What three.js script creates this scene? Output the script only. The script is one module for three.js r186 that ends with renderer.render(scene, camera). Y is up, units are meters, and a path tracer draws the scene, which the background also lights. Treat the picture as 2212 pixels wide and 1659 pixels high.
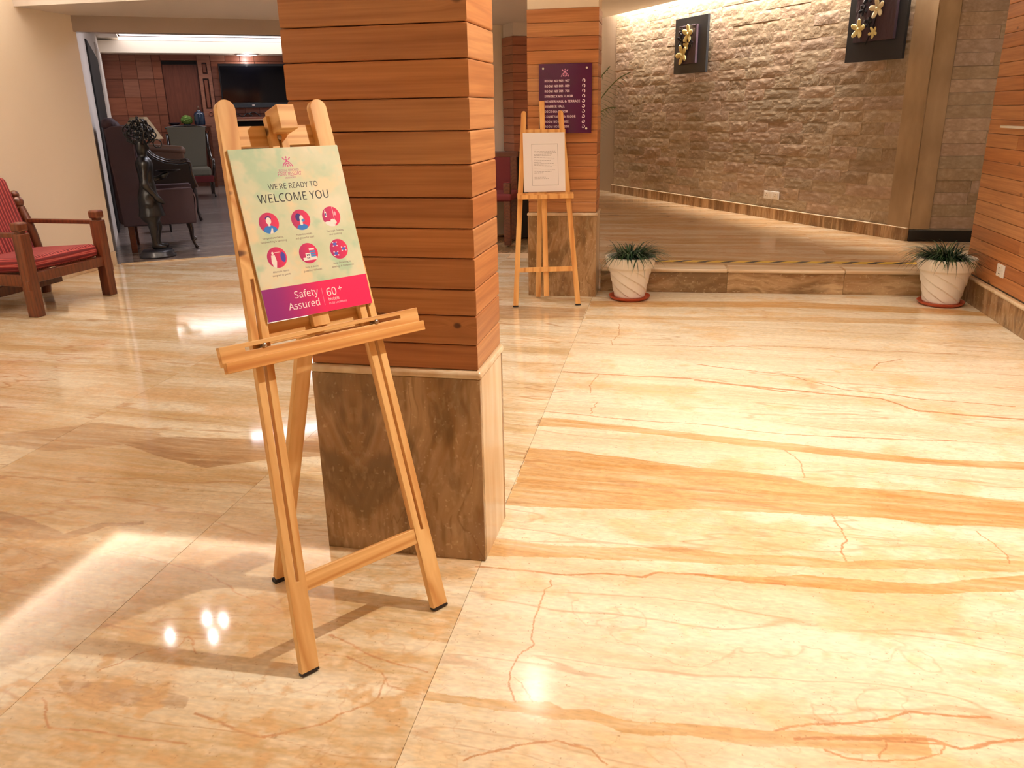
import * as THREE from 'three';
import { RoundedBoxGeometry } from 'three/addons/geometries/RoundedBoxGeometry.js';
import { MarchingCubes } from 'three/addons/objects/MarchingCubes.js';
import { mergeGeometries, mergeVertices } from 'three/addons/utils/BufferGeometryUtils.js';
import { RectAreaLightUniformsLib } from 'three/addons/lights/RectAreaLightUniformsLib.js';

// ---------------------------------------------------------------- camera, exposure, large lights
const scene = new THREE.Scene();
scene.background = new THREE.Color(0x000000);
const renderer = new THREE.WebGLRenderer({ antialias: true });
renderer.toneMapping = THREE.LinearToneMapping;
renderer.toneMappingExposure = 0.5;
renderer.shadowMap.enabled = true;
RectAreaLightUniformsLib.init();
const camera = new THREE.PerspectiveCamera(2 * Math.atan(829.5 / 1740) * 180 / Math.PI, 2212 / 1659, 0.05, 60);
camera.position.set(0, 1.3, 0);
camera.quaternion.setFromRotationMatrix(new THREE.Matrix4().makeBasis(
  new THREE.Vector3(0.98280, -0.01712, -0.18389), new THREE.Vector3(-0.04298, 0.94715, -0.31791), new THREE.Vector3(0.17961, 0.32035, 0.93012)));

const WARM = 0xfff5e6, CREAM = 0xffe9cc, COOL = 0xfff3f0;
const CEIL = 2.49, SOFFIT = 2.144, STEP = 0.178;
// downlights of the hall ceiling: x, z, candela, colour, angle, penumbra
const DOWN = [
  [0.55, -2.12, 27, WARM, 1.25, 0.5], [0.62, -3.6, 12, WARM, 1.0, 0.5], [1.75, -2.7, 13, WARM, 1.05, 0.5], [1.4, -4.65, 8, WARM, 0.85, 0.7],
  [0.55, -5.05, 5, WARM, 0.8, 0.7], [1.5, -0.9, 5, WARM, 1.0, 0.6], [-0.75, -4.5, 6, WARM, 1.1, 0.7],
  [0.5, -7.7, 1.2, WARM, 1.2, 0.8], [2.75, -6.5, 5, COOL, 1.2, 0.8],  // both added as fill, for the platform and the side passage
];
// cove strips: from, to, facing direction, width, intensity, colour
const S33 = Math.sin(33 * Math.PI / 180), C33 = Math.cos(33 * Math.PI / 180);
const dB = new THREE.Vector3(-S33, 0, -C33), xB = new THREE.Vector3(C33, 0, -S33);   // second axis pair of the building, 33 degrees off the first
const V = (x, y, z) => new THREE.Vector3(x, y, z);
const COR = V(-5.03, 0, -6.74);                                                      // corner of the left wall and the lounge opening
const B = (x, y, d) => COR.clone().addScaledVector(xB, x).addScaledVector(dB, d).setY(y);
const STONE0 = V(0.985, STEP, -9.167);                                               // zero mark on the stone wall
const ST = (s, y, off = 0) => STONE0.clone().addScaledVector(dB, -s).addScaledVector(xB, -off).setY(y);
const RB = 33 * Math.PI / 180, RS = -57 * Math.PI / 180;

function areaLight(pos, along, facing, w, h, intensity, color) {
  const l = new THREE.RectAreaLight(color, intensity, w, h);
  const x = along.clone().normalize(), z = facing.clone().normalize().negate(), y = z.clone().cross(x);
  l.quaternion.setFromRotationMatrix(new THREE.Matrix4().makeBasis(x, y, z)); l.position.copy(pos); l.castShadow = true;
  scene.add(l); return l;
}

// ---------------------------------------------------------------- helpers
let seed = 7;
const rnd = () => { seed = (seed * 1664525 + 1013904223) >>> 0; return seed / 4294967296; };
const rr = (a, b) => a + (b - a) * rnd();
const used = new Map();
function numbered(n) { const k = used.get(n) ?? 0; used.set(n, k + 1); return k ? n + '_' + String(k).padStart(3, '0') : n; }
function mesh(name, g, m, parent = scene) {
  const o = new THREE.Mesh(g, m); o.name = parent === scene ? numbered(name) : name; o.castShadow = o.receiveShadow = true; parent.add(o); return o;
}
function tag(o, label, category, group, kind) {
  if (label) o.userData.label = label; if (category) o.userData.category = category; if (group) o.userData.group = group; if (kind) o.userData.kind = kind; return o;
}
function thing(name, label, category, pos = V(0, 0, 0), turn = 0, group) {
  const o = new THREE.Group(); o.name = numbered(name); o.position.copy(pos); o.rotation.y = turn; scene.add(o); return tag(o, label, category, group);
}
function struct(name, label) { const o = new THREE.Group(); o.name = numbered(name); scene.add(o); return tag(o, label, null, null, 'structure'); }
function structMesh(name, label, g, m) { return tag(mesh(name, g, m), label, null, null, 'structure'); }
const box = (w, h, d, x = 0, y = 0, z = 0) => new THREE.BoxGeometry(w, h, d).translate(x, y, z);
const rbox = (w, h, d, r = 0.004, x = 0, y = 0, z = 0, s = 2) => { const g = new RoundedBoxGeometry(w, h, d, s, Math.min(r, w / 2.01, h / 2.01, d / 2.01)); return g.translate(x, y, z); };
const clean = (g) => { const q = g.index ? g.toNonIndexed() : g; for (const k of Object.keys(q.attributes)) if (!['position', 'normal', 'uv'].includes(k)) q.deleteAttribute(k); return q; };
const join = (...gs) => mergeGeometries(gs.map(clean));
// uv in metres chosen by the face direction, plus an offset so that alike pieces differ
function metric(g, su = 1, sv = su, ou = 0, ov = 0, swap = false) {
  const p = g.attributes.position, n = g.attributes.normal, uv = new Float32Array(p.count * 2);
  for (let i = 0; i < p.count; i++) {
    const ax = Math.abs(n.getX(i)), ay = Math.abs(n.getY(i)), az = Math.abs(n.getZ(i));
    let u, v;
    if (az >= ax && az >= ay) { u = p.getX(i); v = p.getY(i); } else if (ax >= ay) { u = p.getZ(i); v = p.getY(i); } else { u = p.getX(i); v = p.getZ(i); }
    if (swap) [u, v] = [v, u];
    uv[i * 2] = u * su + ou; uv[i * 2 + 1] = v * sv + ov;
  }
  g.setAttribute('uv', new THREE.BufferAttribute(uv, 2)); return g;
}
function tube(pts, r, seg = 24, rs = 8, taper) {
  const c = new THREE.CatmullRomCurve3(pts.map((p) => V(...p)));
  const g = new THREE.TubeGeometry(c, seg, r, rs, false);
  if (taper) {
    const p = g.attributes.position;
    for (let i = 0; i <= seg; i++) { const q = c.getPointAt(i / seg), k = taper(i / seg); for (let j = 0; j <= rs; j++) { const n = i * (rs + 1) + j; p.setXYZ(n, q.x + (p.getX(n) - q.x) * k, q.y + (p.getY(n) - q.y) * k, q.z + (p.getZ(n) - q.z) * k); } }
    g.computeVertexNormals();
  }
  return g;
}
const lathe = (pts, seg = 40) => new THREE.LatheGeometry(pts.map(([r, y]) => new THREE.Vector2(Math.max(r, 0.0001), y)), seg);
const poly = (pts, holes = []) => { const s = new THREE.Shape(pts.map(([x, y]) => new THREE.Vector2(x, y))); for (const h of holes) s.holes.push(new THREE.Path(h.map(([x, y]) => new THREE.Vector2(x, y)))); return s; };
const extr = (shape, depth, bevel = 0, seg = 8) => new THREE.ExtrudeGeometry(shape, { depth, bevelEnabled: bevel > 0, bevelSize: bevel, bevelThickness: bevel, bevelSegments: 2, bevelOffset: -bevel, curveSegments: seg });

// ---------------------------------------------------------------- noise and computed textures
const PERM = new Uint8Array(512); { const a = [...Array(256).keys()]; for (let i = 255; i > 0; i--) { const j = Math.floor(rnd() * (i + 1)); [a[i], a[j]] = [a[j], a[i]]; } for (let i = 0; i < 512; i++) PERM[i] = a[i & 255]; }
function vn(x, y) {                                                                  // value noise, -1..1
  const xi = Math.floor(x), yi = Math.floor(y), fx = x - xi, fy = y - yi, u = fx * fx * (3 - 2 * fx), v = fy * fy * (3 - 2 * fy), X = xi & 255, Y = yi & 255;
  const a = PERM[PERM[X] + Y], b = PERM[PERM[(X + 1) & 255] + Y], c = PERM[PERM[X] + ((Y + 1) & 255)], d = PERM[PERM[(X + 1) & 255] + ((Y + 1) & 255)];
  return ((a + (b - a) * u) * (1 - v) + (c + (d - c) * u) * v) / 127.5 - 1;
}
function fbm(x, y, o = 4) { let s = 0, a = 0.5; for (let i = 0; i < o; i++) { s += a * vn(x, y); x = x * 2.03 + 17.3; y = y * 2.03 + 9.1; a *= 0.5; } return s; }
const clamp = (x, a = 0, b = 1) => Math.min(b, Math.max(a, x)), lerp = (a, b, t) => a + (b - a) * t, smooth = (a, b, x) => { const t = clamp((x - a) / (b - a)); return t * t * (3 - 2 * t); };
const mixc = (a, b, t) => [lerp(a[0], b[0], t), lerp(a[1], b[1], t), lerp(a[2], b[2], t)];
function tex(w, h, f, srgb = true) {
  const d = new Uint8Array(w * h * 4);
  for (let y = 0, o = 0; y < h; y++) for (let x = 0; x < w; x++, o += 4) { const c = f(x / w, y / h, x, y); if (typeof c === 'number') d[o] = d[o + 1] = d[o + 2] = clamp(c) * 255; else { d[o] = clamp(c[0], 0, 255); d[o + 1] = clamp(c[1], 0, 255); d[o + 2] = clamp(c[2], 0, 255); } d[o + 3] = 255; }
  const t = new THREE.DataTexture(d, w, h, THREE.RGBAFormat); t.wrapS = t.wrapT = THREE.MirroredRepeatWrapping; t.magFilter = THREE.LinearFilter; t.minFilter = THREE.LinearMipmapLinearFilter; t.generateMipmaps = true; if (srgb) t.colorSpace = THREE.SRGBColorSpace; t.needsUpdate = true; return t;
}
function drawn(w, h, paint) { const c = document.createElement('canvas'); c.width = w; c.height = h; paint(c.getContext('2d')); const t = new THREE.CanvasTexture(c); t.colorSpace = THREE.SRGBColorSpace; t.magFilter = THREE.LinearFilter; t.anisotropy = 8; return t; }

// boards with a straight grain along u; several knots
function woodTex(w, h, light, dark, knots, ring, freq) {
  const ks = []; for (let i = 0; i < knots; i++) ks.push([rnd(), rnd(), rr(0.004, 0.011), rr(0.5, 1)]);
  return tex(w, h, (u, v) => {
    let du = 0, k = 0;
    for (const [a, b, r, s] of ks) { let x = u - a, y = (v - b) * (h / w); x -= Math.round(x); const d2 = x * x * 0.35 + y * y, e = Math.exp(-d2 / (r * r * 4)); du += (y > 0 ? 1 : -1) * e * 0.010 * s; k = Math.max(k, s * smooth(1.1, 0.45, Math.sqrt(x * x * 0.55 + y * y) / r)); }
    const y = v * (h / w) + du, n = fbm(u * 5, y * 60, 4), grain = fbm(u * 10, y * 420, 3), band = 0.5 + 0.5 * Math.sin(freq * (y + 0.012 * vn(u * 2.2, y * 14)) + 3 * vn(u * 1.4, y * 9));
    let t = clamp(0.36 + 0.3 * n + 0.34 * grain + ring * (Math.pow(band, 4) - 0.25));
    return mixc(mixc(light, dark, t), [58, 30, 16], k * 0.85);
  });
}
const T = {};
T.deck = woodTex(1024, 512, [205, 148, 97], [157, 100, 60], 9, 0.24, 260);
T.pine = woodTex(1024, 512, [242, 198, 132], [205, 142, 76], 6, 0.6, 300);
T.darkwood = woodTex(512, 256, [112, 58, 34], [60, 28, 18], 0, 0.4, 240);
T.tile = woodTex(512, 256, [172, 116, 90], [132, 84, 64], 0, 0.25, 200);
T.laminate = tex(512, 512, (u, v) => { const n = fbm(u * 5, v * 90, 4), p = Math.floor(v * 6); return mixc([152, 140, 132], [100, 86, 80], clamp(0.5 + 0.7 * n + 0.16 * vn(p * 7.7, 3))); });
T.bumpStone = tex(512, 512, (u, v) => clamp(0.5 + 0.5 * fbm(u * 13, v * 4.5, 5) + 0.3 * Math.abs(fbm(u * 9 + 3, v * 3.2, 3))), false);
T.stoneCol = tex(512, 512, (u, v) => mixc([204, 190, 172], [170, 154, 134], clamp(0.45 + 0.7 * fbm(u * 14, v * 5, 5))));
T.stripe = tex(512, 64, (u, v) => { const w = u + 0.006 * vn(v * 4, u * 30), a = Math.sin(w * 40 * 2 * Math.PI), n = 0.12 * vn(u * 300, v * 40); return mixc(mixc([120, 18, 28], [190, 62, 62], smooth(-0.2, 0.5, a)), [232, 160, 146], smooth(0.8, 0.96, a) * 0.9 + n * 0.5); });
T.weave = tex(256, 256, (u, v) => clamp(0.5 + 0.3 * Math.sin(u * 400) * Math.sin(v * 400) + 0.3 * vn(u * 60, v * 60)), false);
// brown veined marble of bases, risers and skirting; the streaks run along v
T.marble = tex(1024, 1024, (u, v) => {
  const wx = u * 3.2 + 0.5 * fbm(u * 2, v * 2, 4), wy = v * 2.4;
  const s = fbm(wx * 3.6, wy * 0.5, 5), f = fbm(wx * 15, wy * 1.5, 4), cl = fbm(wx * 3 + 5, v * 3.4, 5), vein = Math.abs(fbm(wx * 5 + 9, wy * 0.5 + 4, 4)), pit = fbm(u * 60, v * 40, 3);
  let c = mixc([206, 174, 132], [150, 112, 74], clamp(0.5 + 0.95 * s + 0.5 * f)); c = mixc(c, [108, 82, 52], smooth(0.1, 0.42, cl) * 0.6); c = mixc(c, [92, 62, 36], smooth(0.02, 0.0, vein) * 0.3); c = mixc(c, [224, 196, 154], smooth(0.2, 0.5, pit) * 0.2); const sp = fbm(u * 110, v * 110, 2), gr = fbm(u * 60, v * 14, 3); c = mixc(c, [228, 204, 164], smooth(0.38, 0.55, sp) * 0.45); c = mixc(c, [110, 80, 50], smooth(0.05, 0.5, gr) * 0.4); return c;
});
T.paleMarble = tex(512, 512, (u, v) => { const s = fbm(u * 16, v * 2, 5), f = fbm(u * 50, v * 5, 3); return mixc([236, 217, 186], [200, 164, 122], clamp(0.36 + 0.8 * s + 0.25 * f)); });

// the floor stone: x across, z' = -z away from the camera; bands and cracks as they lie in the photographed slabs
const BANDS = [   // outline, strength
  [[[-.51, 2.99], [-.3, 2.97], [-.04, 2.93], [.15, 2.89], [.31, 2.88], [.49, 2.84], [.62, 2.79], [.92, 2.81], [1.25, 2.77], [2.1, 2.78], [2.1, 2.55], [1.18, 2.57], [.9, 2.55], [.76, 2.57], [.43, 2.56], [.14, 2.55], [-.11, 2.5], [-.33, 2.48], [-.51, 2.48]], 0.8],
  [[[-.52, 3.33], [-.34, 3.32], [.05, 3.25], [.38, 3.21], [.73, 3.15], [1, 3.1], [1.38, 3.12], [2.1, 3.1], [2.1, 3.03], [1.35, 3.05], [.98, 3.04], [.72, 3.08], [.37, 3.13], [.05, 3.19], [-.36, 3.24], [-.52, 3.23]], 0.75],
  [[[-.51, 2.25], [-.25, 2.23], [.09, 2.28], [.23, 2.26], [.41, 2.28], [.56, 2.27], [.82, 2.32], [1.1, 2.36], [2.1, 2.4], [2.1, 2.3], [1.07, 2.29], [.85, 2.27], [.55, 2.23], [.3, 2.21], [-.05, 2.18], [-.24, 2.16], [-.51, 2.13]], 0.7],
  [[[.13, 2.13], [.32, 2.14], [.44, 2.17], [.54, 2.17], [.78, 2.18], [.92, 2.23], [1.07, 2.28], [2.1, 2.25], [2.1, 2.15], [1.03, 2.19], [.85, 2.14], [.64, 2.11], [.39, 2.11], [.29, 2.1], [.13, 2.12]], 0.8],
  [[[-.51, 1.51], [-.31, 1.51], [-.22, 1.52], [-.19, 1.5], [-.13, 1.51], [-.06, 1.49], [.28, 1.51], [.6, 1.55], [.6, 1.49], [.25, 1.46], [.11, 1.46], [-.05, 1.45], [-.12, 1.47], [-.2, 1.47], [-.29, 1.48], [-.51, 1.48]], 0.6],
  [[[-.51, 5.68], [.22, 5.75], [.86, 5.81], [1.88, 5.7], [2.1, 5.61], [2.1, 5.51], [.84, 5.63], [-.5, 5.51]], 0.75],
  [[[-.5, 5.25], [.21, 5.3], [.8, 5.37], [1.65, 5.39], [2.1, 5.32], [2.1, 5.25], [1.35, 5.26], [.61, 5.22], [-.09, 5.19], [-.5, 5.14]], 0.5],
  [[[-2.26, 2.8], [-2.1, 2.88], [-1.62, 2.91], [-1.3, 2.95], [-1.2, 2.8], [-1.5, 2.74], [-1.72, 2.61], [-1.95, 2.67]], 0.75],
  [[[-2.5, 2.2], [-2.26, 2.16], [-2.12, 2.13], [-1.92, 2.05], [-1.84, 2.14], [-1.71, 2.17], [-1.69, 2.15], [-1.81, 2.11], [-1.87, 2.02], [-1.98, 1.99], [-2.12, 2], [-2.5, 2.04]], 0.8],
  [[[-2.83, 2.8], [-2.47, 2.99], [-2.14, 2.93], [-2.08, 2.87], [-2.28, 2.73], [-2.47, 2.66], [-2.74, 2.7]], 0.5],
  [[[-1.41, 1.4], [-1.3, 1.42], [-1.06, 1.4], [-1.05, 1.36], [-1.2, 1.35], [-1.36, 1.36]], 0.6],
  [[[-1.46, 5.5], [-1.08, 5.47], [-.51, 5.43], [-.51, 5.2], [-1.01, 5.08], [-1.46, 5.1]], 0.6],
];
const VEINS = [   // width in mm, line
  [9, [[-.52, 2.07], [-.27, 2.06], [-.14, 2.09], [-.02, 2.09], [.02, 2.12], [.16, 2.13], [.24, 2.11], [.38, 2.11]]], [6, [[-.54, 4.58], [.04, 4.57], [.7, 4.64], [1.6, 4.6]]], [14, [[-.5, 4.01], [-.29, 3.99], [.15, 3.98], [.61, 3.83]]],
  [7, [[-.51, 3.41], [-.11, 3.36], [.23, 3.34], [.53, 3.28], [1.2, 3.3]]], [16, [[.17, 3.95], [.53, 3.88], [.86, 3.82], [1.02, 3.8], [1.14, 3.65], [1.56, 3.6], [2.1, 3.58]]], [9, [[.18, 4.23], [.62, 4.11], [.88, 3.91], [1.19, 3.82], [1.58, 3.77]]],
  [5, [[-.28, 2.03], [-.3, 1.95], [-.3, 1.88], [-.3, 1.82], [-.29, 1.72], [-.32, 1.67], [-.33, 1.61], [-.33, 1.57], [-.3, 1.51]]], [3, [[-.32, 1.59], [-.28, 1.55], [-.26, 1.51]]], [7, [[.59, 2.58], [.6, 2.45], [.6, 2.39], [.58, 2.35], [.57, 2.27]]], [5, [[1.02, 2.53], [1.06, 2.4], [1.05, 2.33]]],
  [6, [[.51, 3.11], [.55, 3], [.54, 2.85]]], [7, [[1.08, 4.24], [1.14, 4.38], [1.28, 4.46]]], [5, [[-.29, 3.56], [-.3, 3.41]]], [5, [[-.31, 3.99], [-.34, 3.82], [-.32, 3.69]]], [5, [[-.27, 5.05], [-.25, 4.78], [-.29, 4.64], [-.27, 4.55]]],
  [7, [[.28, 1.51], [.39, 1.55], [.54, 1.59], [.59, 1.62], [.76, 1.63]]], [9, [[.32, 1.49], [.44, 1.52], [.61, 1.54], [.66, 1.52], [.81, 1.58]]], [5, [[.38, 1.47], [.43, 1.46], [.48, 1.46], [.56, 1.47], [.62, 1.5], [.63, 1.53], [.51, 1.52], [.49, 1.47]]], [6, [[-.37, 1.31], [-.33, 1.35], [-.19, 1.4], [-.11, 1.39], [-.08, 1.35]]],
  [3, [[-1.34, 1.45], [-1.27, 1.53], [-1.2, 1.57], [-1.19, 1.61], [-1.16, 1.58], [-1.14, 1.55]]], [4, [[-1.69, 1.98], [-1.3, 1.9], [-1.16, 1.82], [-1.01, 1.77]]], [6, [[-1.02, 1.35], [-.88, 1.32], [-.83, 1.31], [-.71, 1.37], [-.62, 1.47], [-.63, 1.54]]],
  [6, [[-.83, 1.68], [-.74, 1.64], [-.64, 1.6], [-.53, 1.57]]], [5, [[-1.41, 1.34], [-1.32, 1.26], [-1.18, 1.26], [-.98, 1.26]]], [4, [[-.81, 1.6], [-.75, 1.6], [-.65, 1.56], [-.61, 1.51], [-.52, 1.5]]],
];
function floorTex(w, h, x0, x1, z0, z1, wild) {
  const c = document.createElement('canvas'); c.width = w; c.height = h; const g = c.getContext('2d');
  g.fillStyle = '#000'; g.fillRect(0, 0, w, h);
  const X = (x) => (x - x0) / (x1 - x0) * w, Y = (z) => (z - z0) / (z1 - z0) * h;
  for (const [pts, s] of BANDS) { g.fillStyle = `rgb(${Math.round(255 * s)},0,0)`; g.beginPath(); pts.forEach(([x, z], i) => (i ? g.lineTo(X(x), Y(z)) : g.moveTo(X(x), Y(z)))); g.fill(); }
  g.globalCompositeOperation = 'lighter'; g.lineJoin = 'round';
  for (const [mm, pts] of VEINS) { g.strokeStyle = 'rgb(0,255,0)'; g.lineWidth = Math.max(1.2, mm / 1000 * w / (x1 - x0) * 0.8); g.beginPath(); pts.forEach(([x, z], i) => (i ? g.lineTo(X(x), Y(z)) : g.moveTo(X(x), Y(z)))); g.stroke(); }
  const m = g.getImageData(0, 0, w, h).data;
  return tex(w, h, (u, v) => {
    const x = lerp(x0, x1, u), z = lerp(z0, z1, v), sl = z + 0.05 * x;
    const slab = x > -0.51 ? 0 : x > -1.46 ? 31 : x > -2.54 ? 57 : 83;
    const jx = 0.007 * vn(x * 14, z * 40) + 0.002 * vn(x * 60, z * 120), jz = 0.007 * vn(x * 9 + 7, z * 26) + 0.002 * vn(x * 50, z * 110 + 3);
    const px = clamp(Math.round((u + jx / (x1 - x0)) * w), 0, w - 1), pz = clamp(Math.round((v + jz / (z1 - z0)) * h), 0, h - 1), o = (pz * w + px) * 4;
    const near = smooth(2.7, 1.5, z);                                                // the slabs by the camera are more broken, the far ones more streaked
    const wz = sl + 0.05 * fbm(x * 1.3 + slab, z * 2.2, 4) * (1 + near);
    const streak = fbm(x * 0.9 + slab, wz * 9 + slab * 3, 5), fine = fbm(x * 5 + slab, wz * 70, 4), grain = fbm(x * 60, z * 170, 3), cloud = fbm(x * 3.1 + slab, z * 5, 5);
    const thin = smooth(0.03, 0.0, Math.abs(fbm(x * 0.75 + slab * 1.7, wz * 5.2 + 40 + slab, 4))), web = smooth(0.022, 0.0, Math.abs(fbm(x * 3.4 + slab, z * 3.8 + 11, 5)));
    let t = clamp(0.13 + 0.62 * streak * (wild ? 1.5 : 0.75) + (wild ? 0.4 : 0.18) * fine + (wild ? 0.2 : 0.03));
    let col = mixc([242, 230, 204], [204, 170, 121], t);
    col = mixc(col, [228, 189, 142], smooth(0.08, 0.42, cloud) * 0.5);
    const b = m[o] / 255 * (0.82 + 0.5 * fine + 0.25 * streak); if (b > 0) col = mixc(col, wild ? [164, 124, 86] : [202, 150, 88], clamp(b));
    col = mixc(col, [182, 132, 90], thin * (wild ? 0.5 : 0.34)); col = mixc(col, [190, 138, 98], web * (0.1 + 0.16 * near));
    col = mixc(col, [190, 128, 84], m[o + 1] / 255 * 0.7);
    const mot = fbm(x * 20 + slab, z * 24, 4), fleck = fbm(x * 150, z * 210, 2), ring = smooth(0.03, 0.0, Math.abs(fbm(x * 9 + slab, z * 13 + 5, 4)));
    if (wild) { col = mixc(col, [216, 174, 123], smooth(0.02, 0.4, mot + 0.35 * cloud) * (0.25 + 0.5 * near)); col = mixc(col, [246, 232, 208], smooth(0.1, 0.4, -mot) * 0.3 * near); col = mixc(col, [178, 130, 92], ring * 0.3 * near * smooth(-0.1, 0.3, cloud)); }
    else { col = mixc(col, [231, 194, 139], smooth(0.05, 0.42, mot * 0.7 + 0.5 * cloud) * 0.35); col = mixc(col, [204, 154, 108], ring * 0.25 * smooth(1.75, 1.45, z)); }
    col = mixc(col, [150, 104, 66], smooth(0.5, 0.66, fleck) * 0.5);
    const k = 1 + 0.09 * grain; return [col[0] * k, col[1] * k, col[2] * k];
  });
}
T.floorR = floorTex(1400, 2048, -0.55, 2.15, 0.9, 6.2, false);
T.floorL = floorTex(1900, 2048, -5.2, -0.5, 0.9, 7.4, true);
T.smear = tex(512, 512, (u, v) => clamp(0.55 + 0.5 * fbm(u * 9, v * 9, 4)), false);

// ---------------------------------------------------------------- materials
const std = (o) => new THREE.MeshStandardMaterial({ roughness: 0.6, metalness: 0, ...o }), phy = (o) => new THREE.MeshPhysicalMaterial({ roughness: 0.5, metalness: 0, ...o });
const M = {};
M.plaster = std({ color: 0xf3e6d2, roughness: 0.92 }); M.plasterWhite = std({ color: 0xeee6dc, roughness: 0.9 }); M.soffit = std({ color: 0xd2c7be, roughness: 0.4 }); M.lintel = phy({ color: 0xab9d94, roughness: 0.22 });  // soffit: the white paint toned greyer, its shade put into the colour
M.ceiling = std({ color: 0xf4ede4, roughness: 0.9 });
M.floorR = phy({ map: T.floorR, roughness: 0.16, ior: 1.5 }); M.floorL = phy({ map: T.floorL, roughness: 0.07, ior: 1.55 });
M.grout = std({ color: 0xcdb08a, roughness: 0.9 });
M.platform = phy({ map: T.floorL, color: 0xe6d8cc, roughness: 0.12 });
M.marble = phy({ map: T.marble, roughness: 0.2 }); M.pale = phy({ map: T.paleMarble, roughness: 0.22 });
M.deck = [0xffffff, 0xf2e6da, 0xe8d2c0, 0xfff0dd].map((c) => std({ map: T.deck, color: c, roughness: 0.42, bumpMap: T.deck, bumpScale: 0.0006 }));
M.pine = std({ map: T.pine, roughness: 0.48 }); M.pinePale = std({ map: T.pine, color: 0xfff4e2, roughness: 0.55 });
M.dark = std({ map: T.darkwood, roughness: 0.28 }); M.black = std({ color: 0x0d0c0d, roughness: 0.3 }); M.matBlack = std({ color: 0x151415, roughness: 0.7 });
M.steel = std({ color: 0xb8b0a4, metalness: 1, roughness: 0.3 }); M.rubber = std({ color: 0x2a2019, roughness: 0.8 });
M.stripe = std({ map: T.stripe, color: 0xc4a8a8, roughness: 0.85, bumpMap: T.weave, bumpScale: 0.0008 });
M.plum = std({ color: 0x48393f, roughness: 0.9, bumpMap: T.weave, bumpScale: 0.001 }); M.grey = std({ color: 0x7d7a6a, roughness: 0.88, bumpMap: T.weave, bumpScale: 0.001 });
M.maroon = std({ color: 0x6e2324, roughness: 0.8 }); M.leather = std({ color: 0x0e0c0d, roughness: 0.35 }); M.glossWood = phy({ color: 0x1d0f0c, roughness: 0.15, clearcoat: 1, clearcoatRoughness: 0.08 });
M.brownLeather = std({ color: 0x70503c, roughness: 0.5 }); M.shade = std({ color: 0xd8bf97, roughness: 0.9 });
M.white = std({ color: 0xece6dc, roughness: 0.4 }); M.pot = std({ color: 0xf1e8da, roughness: 0.5, bumpMap: T.smear, bumpScale: 0.001 }); M.clay = std({ color: 0xb9512f, roughness: 0.6 });
M.soil = std({ color: 0x2c2018, roughness: 1 }); M.leaf = std({ color: 0x34582f, roughness: 0.5, side: THREE.DoubleSide }); M.leafDark = std({ color: 0x1b3420, roughness: 0.5, side: THREE.DoubleSide });
M.palm = std({ color: 0x6f7a4c, roughness: 0.5, side: THREE.DoubleSide });
const glow = (c, i) => new THREE.MeshStandardMaterial({ color: 0x888888, emissive: c, emissiveIntensity: i, roughness: 0.5 });
M.led = glow(COOL, 9); M.lamp = glow(WARM, 14); M.lampCool = glow(COOL, 7); M.panel = glow(0xfdf6ff, 3.2);
// ---------------------------------------------------------------- floor, ceiling, walls
{
  const f = struct('floor', 'polished beige marble floor of long streaked slabs');
  mesh('slab_bed', box(8.6, 0.06, 11, -1.2, -0.0345, -2.2), M.grout, f);
  const slab = (x0, x1, z0, z1, m, tx) => {                                           // z0 nearer
    const g = box(x1 - x0 - 0.0016, 0.02, z0 - z1 - 0.0016, (x0 + x1) / 2, -0.01, (z0 + z1) / 2), p = g.attributes.position, uv = g.attributes.uv;
    for (let i = 0; i < p.count; i++) uv.setXY(i, (p.getX(i) - tx[0]) / (tx[1] - tx[0]), (-p.getZ(i) - tx[2]) / (tx[3] - tx[2]));
    mesh('slab', g, m, f);
  };
  const R = [-0.55, 2.15, 0.9, 6.2], L = [-5.2, -0.5, 0.9, 7.4];
  for (const [a, b] of [[3.2, 0.55], [0.55, -6.2]]) slab(-0.51, 2.14, a, b, M.floorR, R);
  for (const [a, b] of [[3.2, -0.95], [-0.95, -3.23], [-3.23, -5.4], [-5.4, -7.4]]) slab(-1.46, -0.51, a, b, M.floorL, L);
  for (const [a, b] of [[3.2, 0.2], [0.2, -2.42], [-2.42, -4.8], [-4.8, -7.6]]) slab(-2.54, -1.46, a, b, M.floorL, L);
  for (const [a, b] of [[3.2, -0.5], [-0.5, -3.1], [-3.1, -5.6], [-5.6, -7.6]]) slab(-3.62, -2.54, a, b, M.floorL, L);
  for (const [a, b] of [[3.2, -0.1], [-0.1, -2.7], [-2.7, -5.2], [-5.2, -7.6]]) slab(-5.11, -3.62, a, b, M.floorL, L);
}
{ // lounge floor, dark laminate, cut along the opening line
  const s = poly([[-0.3, 0], [6.4, 0], [6.4, 9.4], [-0.6, 9.4]]);
  const g = extr(s, 0.03); g.rotateX(-Math.PI / 2); metric(g, 0.6, 0.6);
  const o = structMesh('floor_lounge', 'dark grey wood-look floor of the lounge behind the opening', g, std({ map: T.laminate, roughness: 0.22 }));
  o.position.copy(B(0, -0.026, 0.02)); o.rotation.y = RB;
  const t = structMesh('trim_1', 'thin pale threshold strip between marble and dark floor', metric(box(5.2, 0.008, 0.03, 2.6, 0.002, 0)), M.pale);
  t.position.copy(B(0, 0.002, 0)); t.rotation.y = RB;
}
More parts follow.
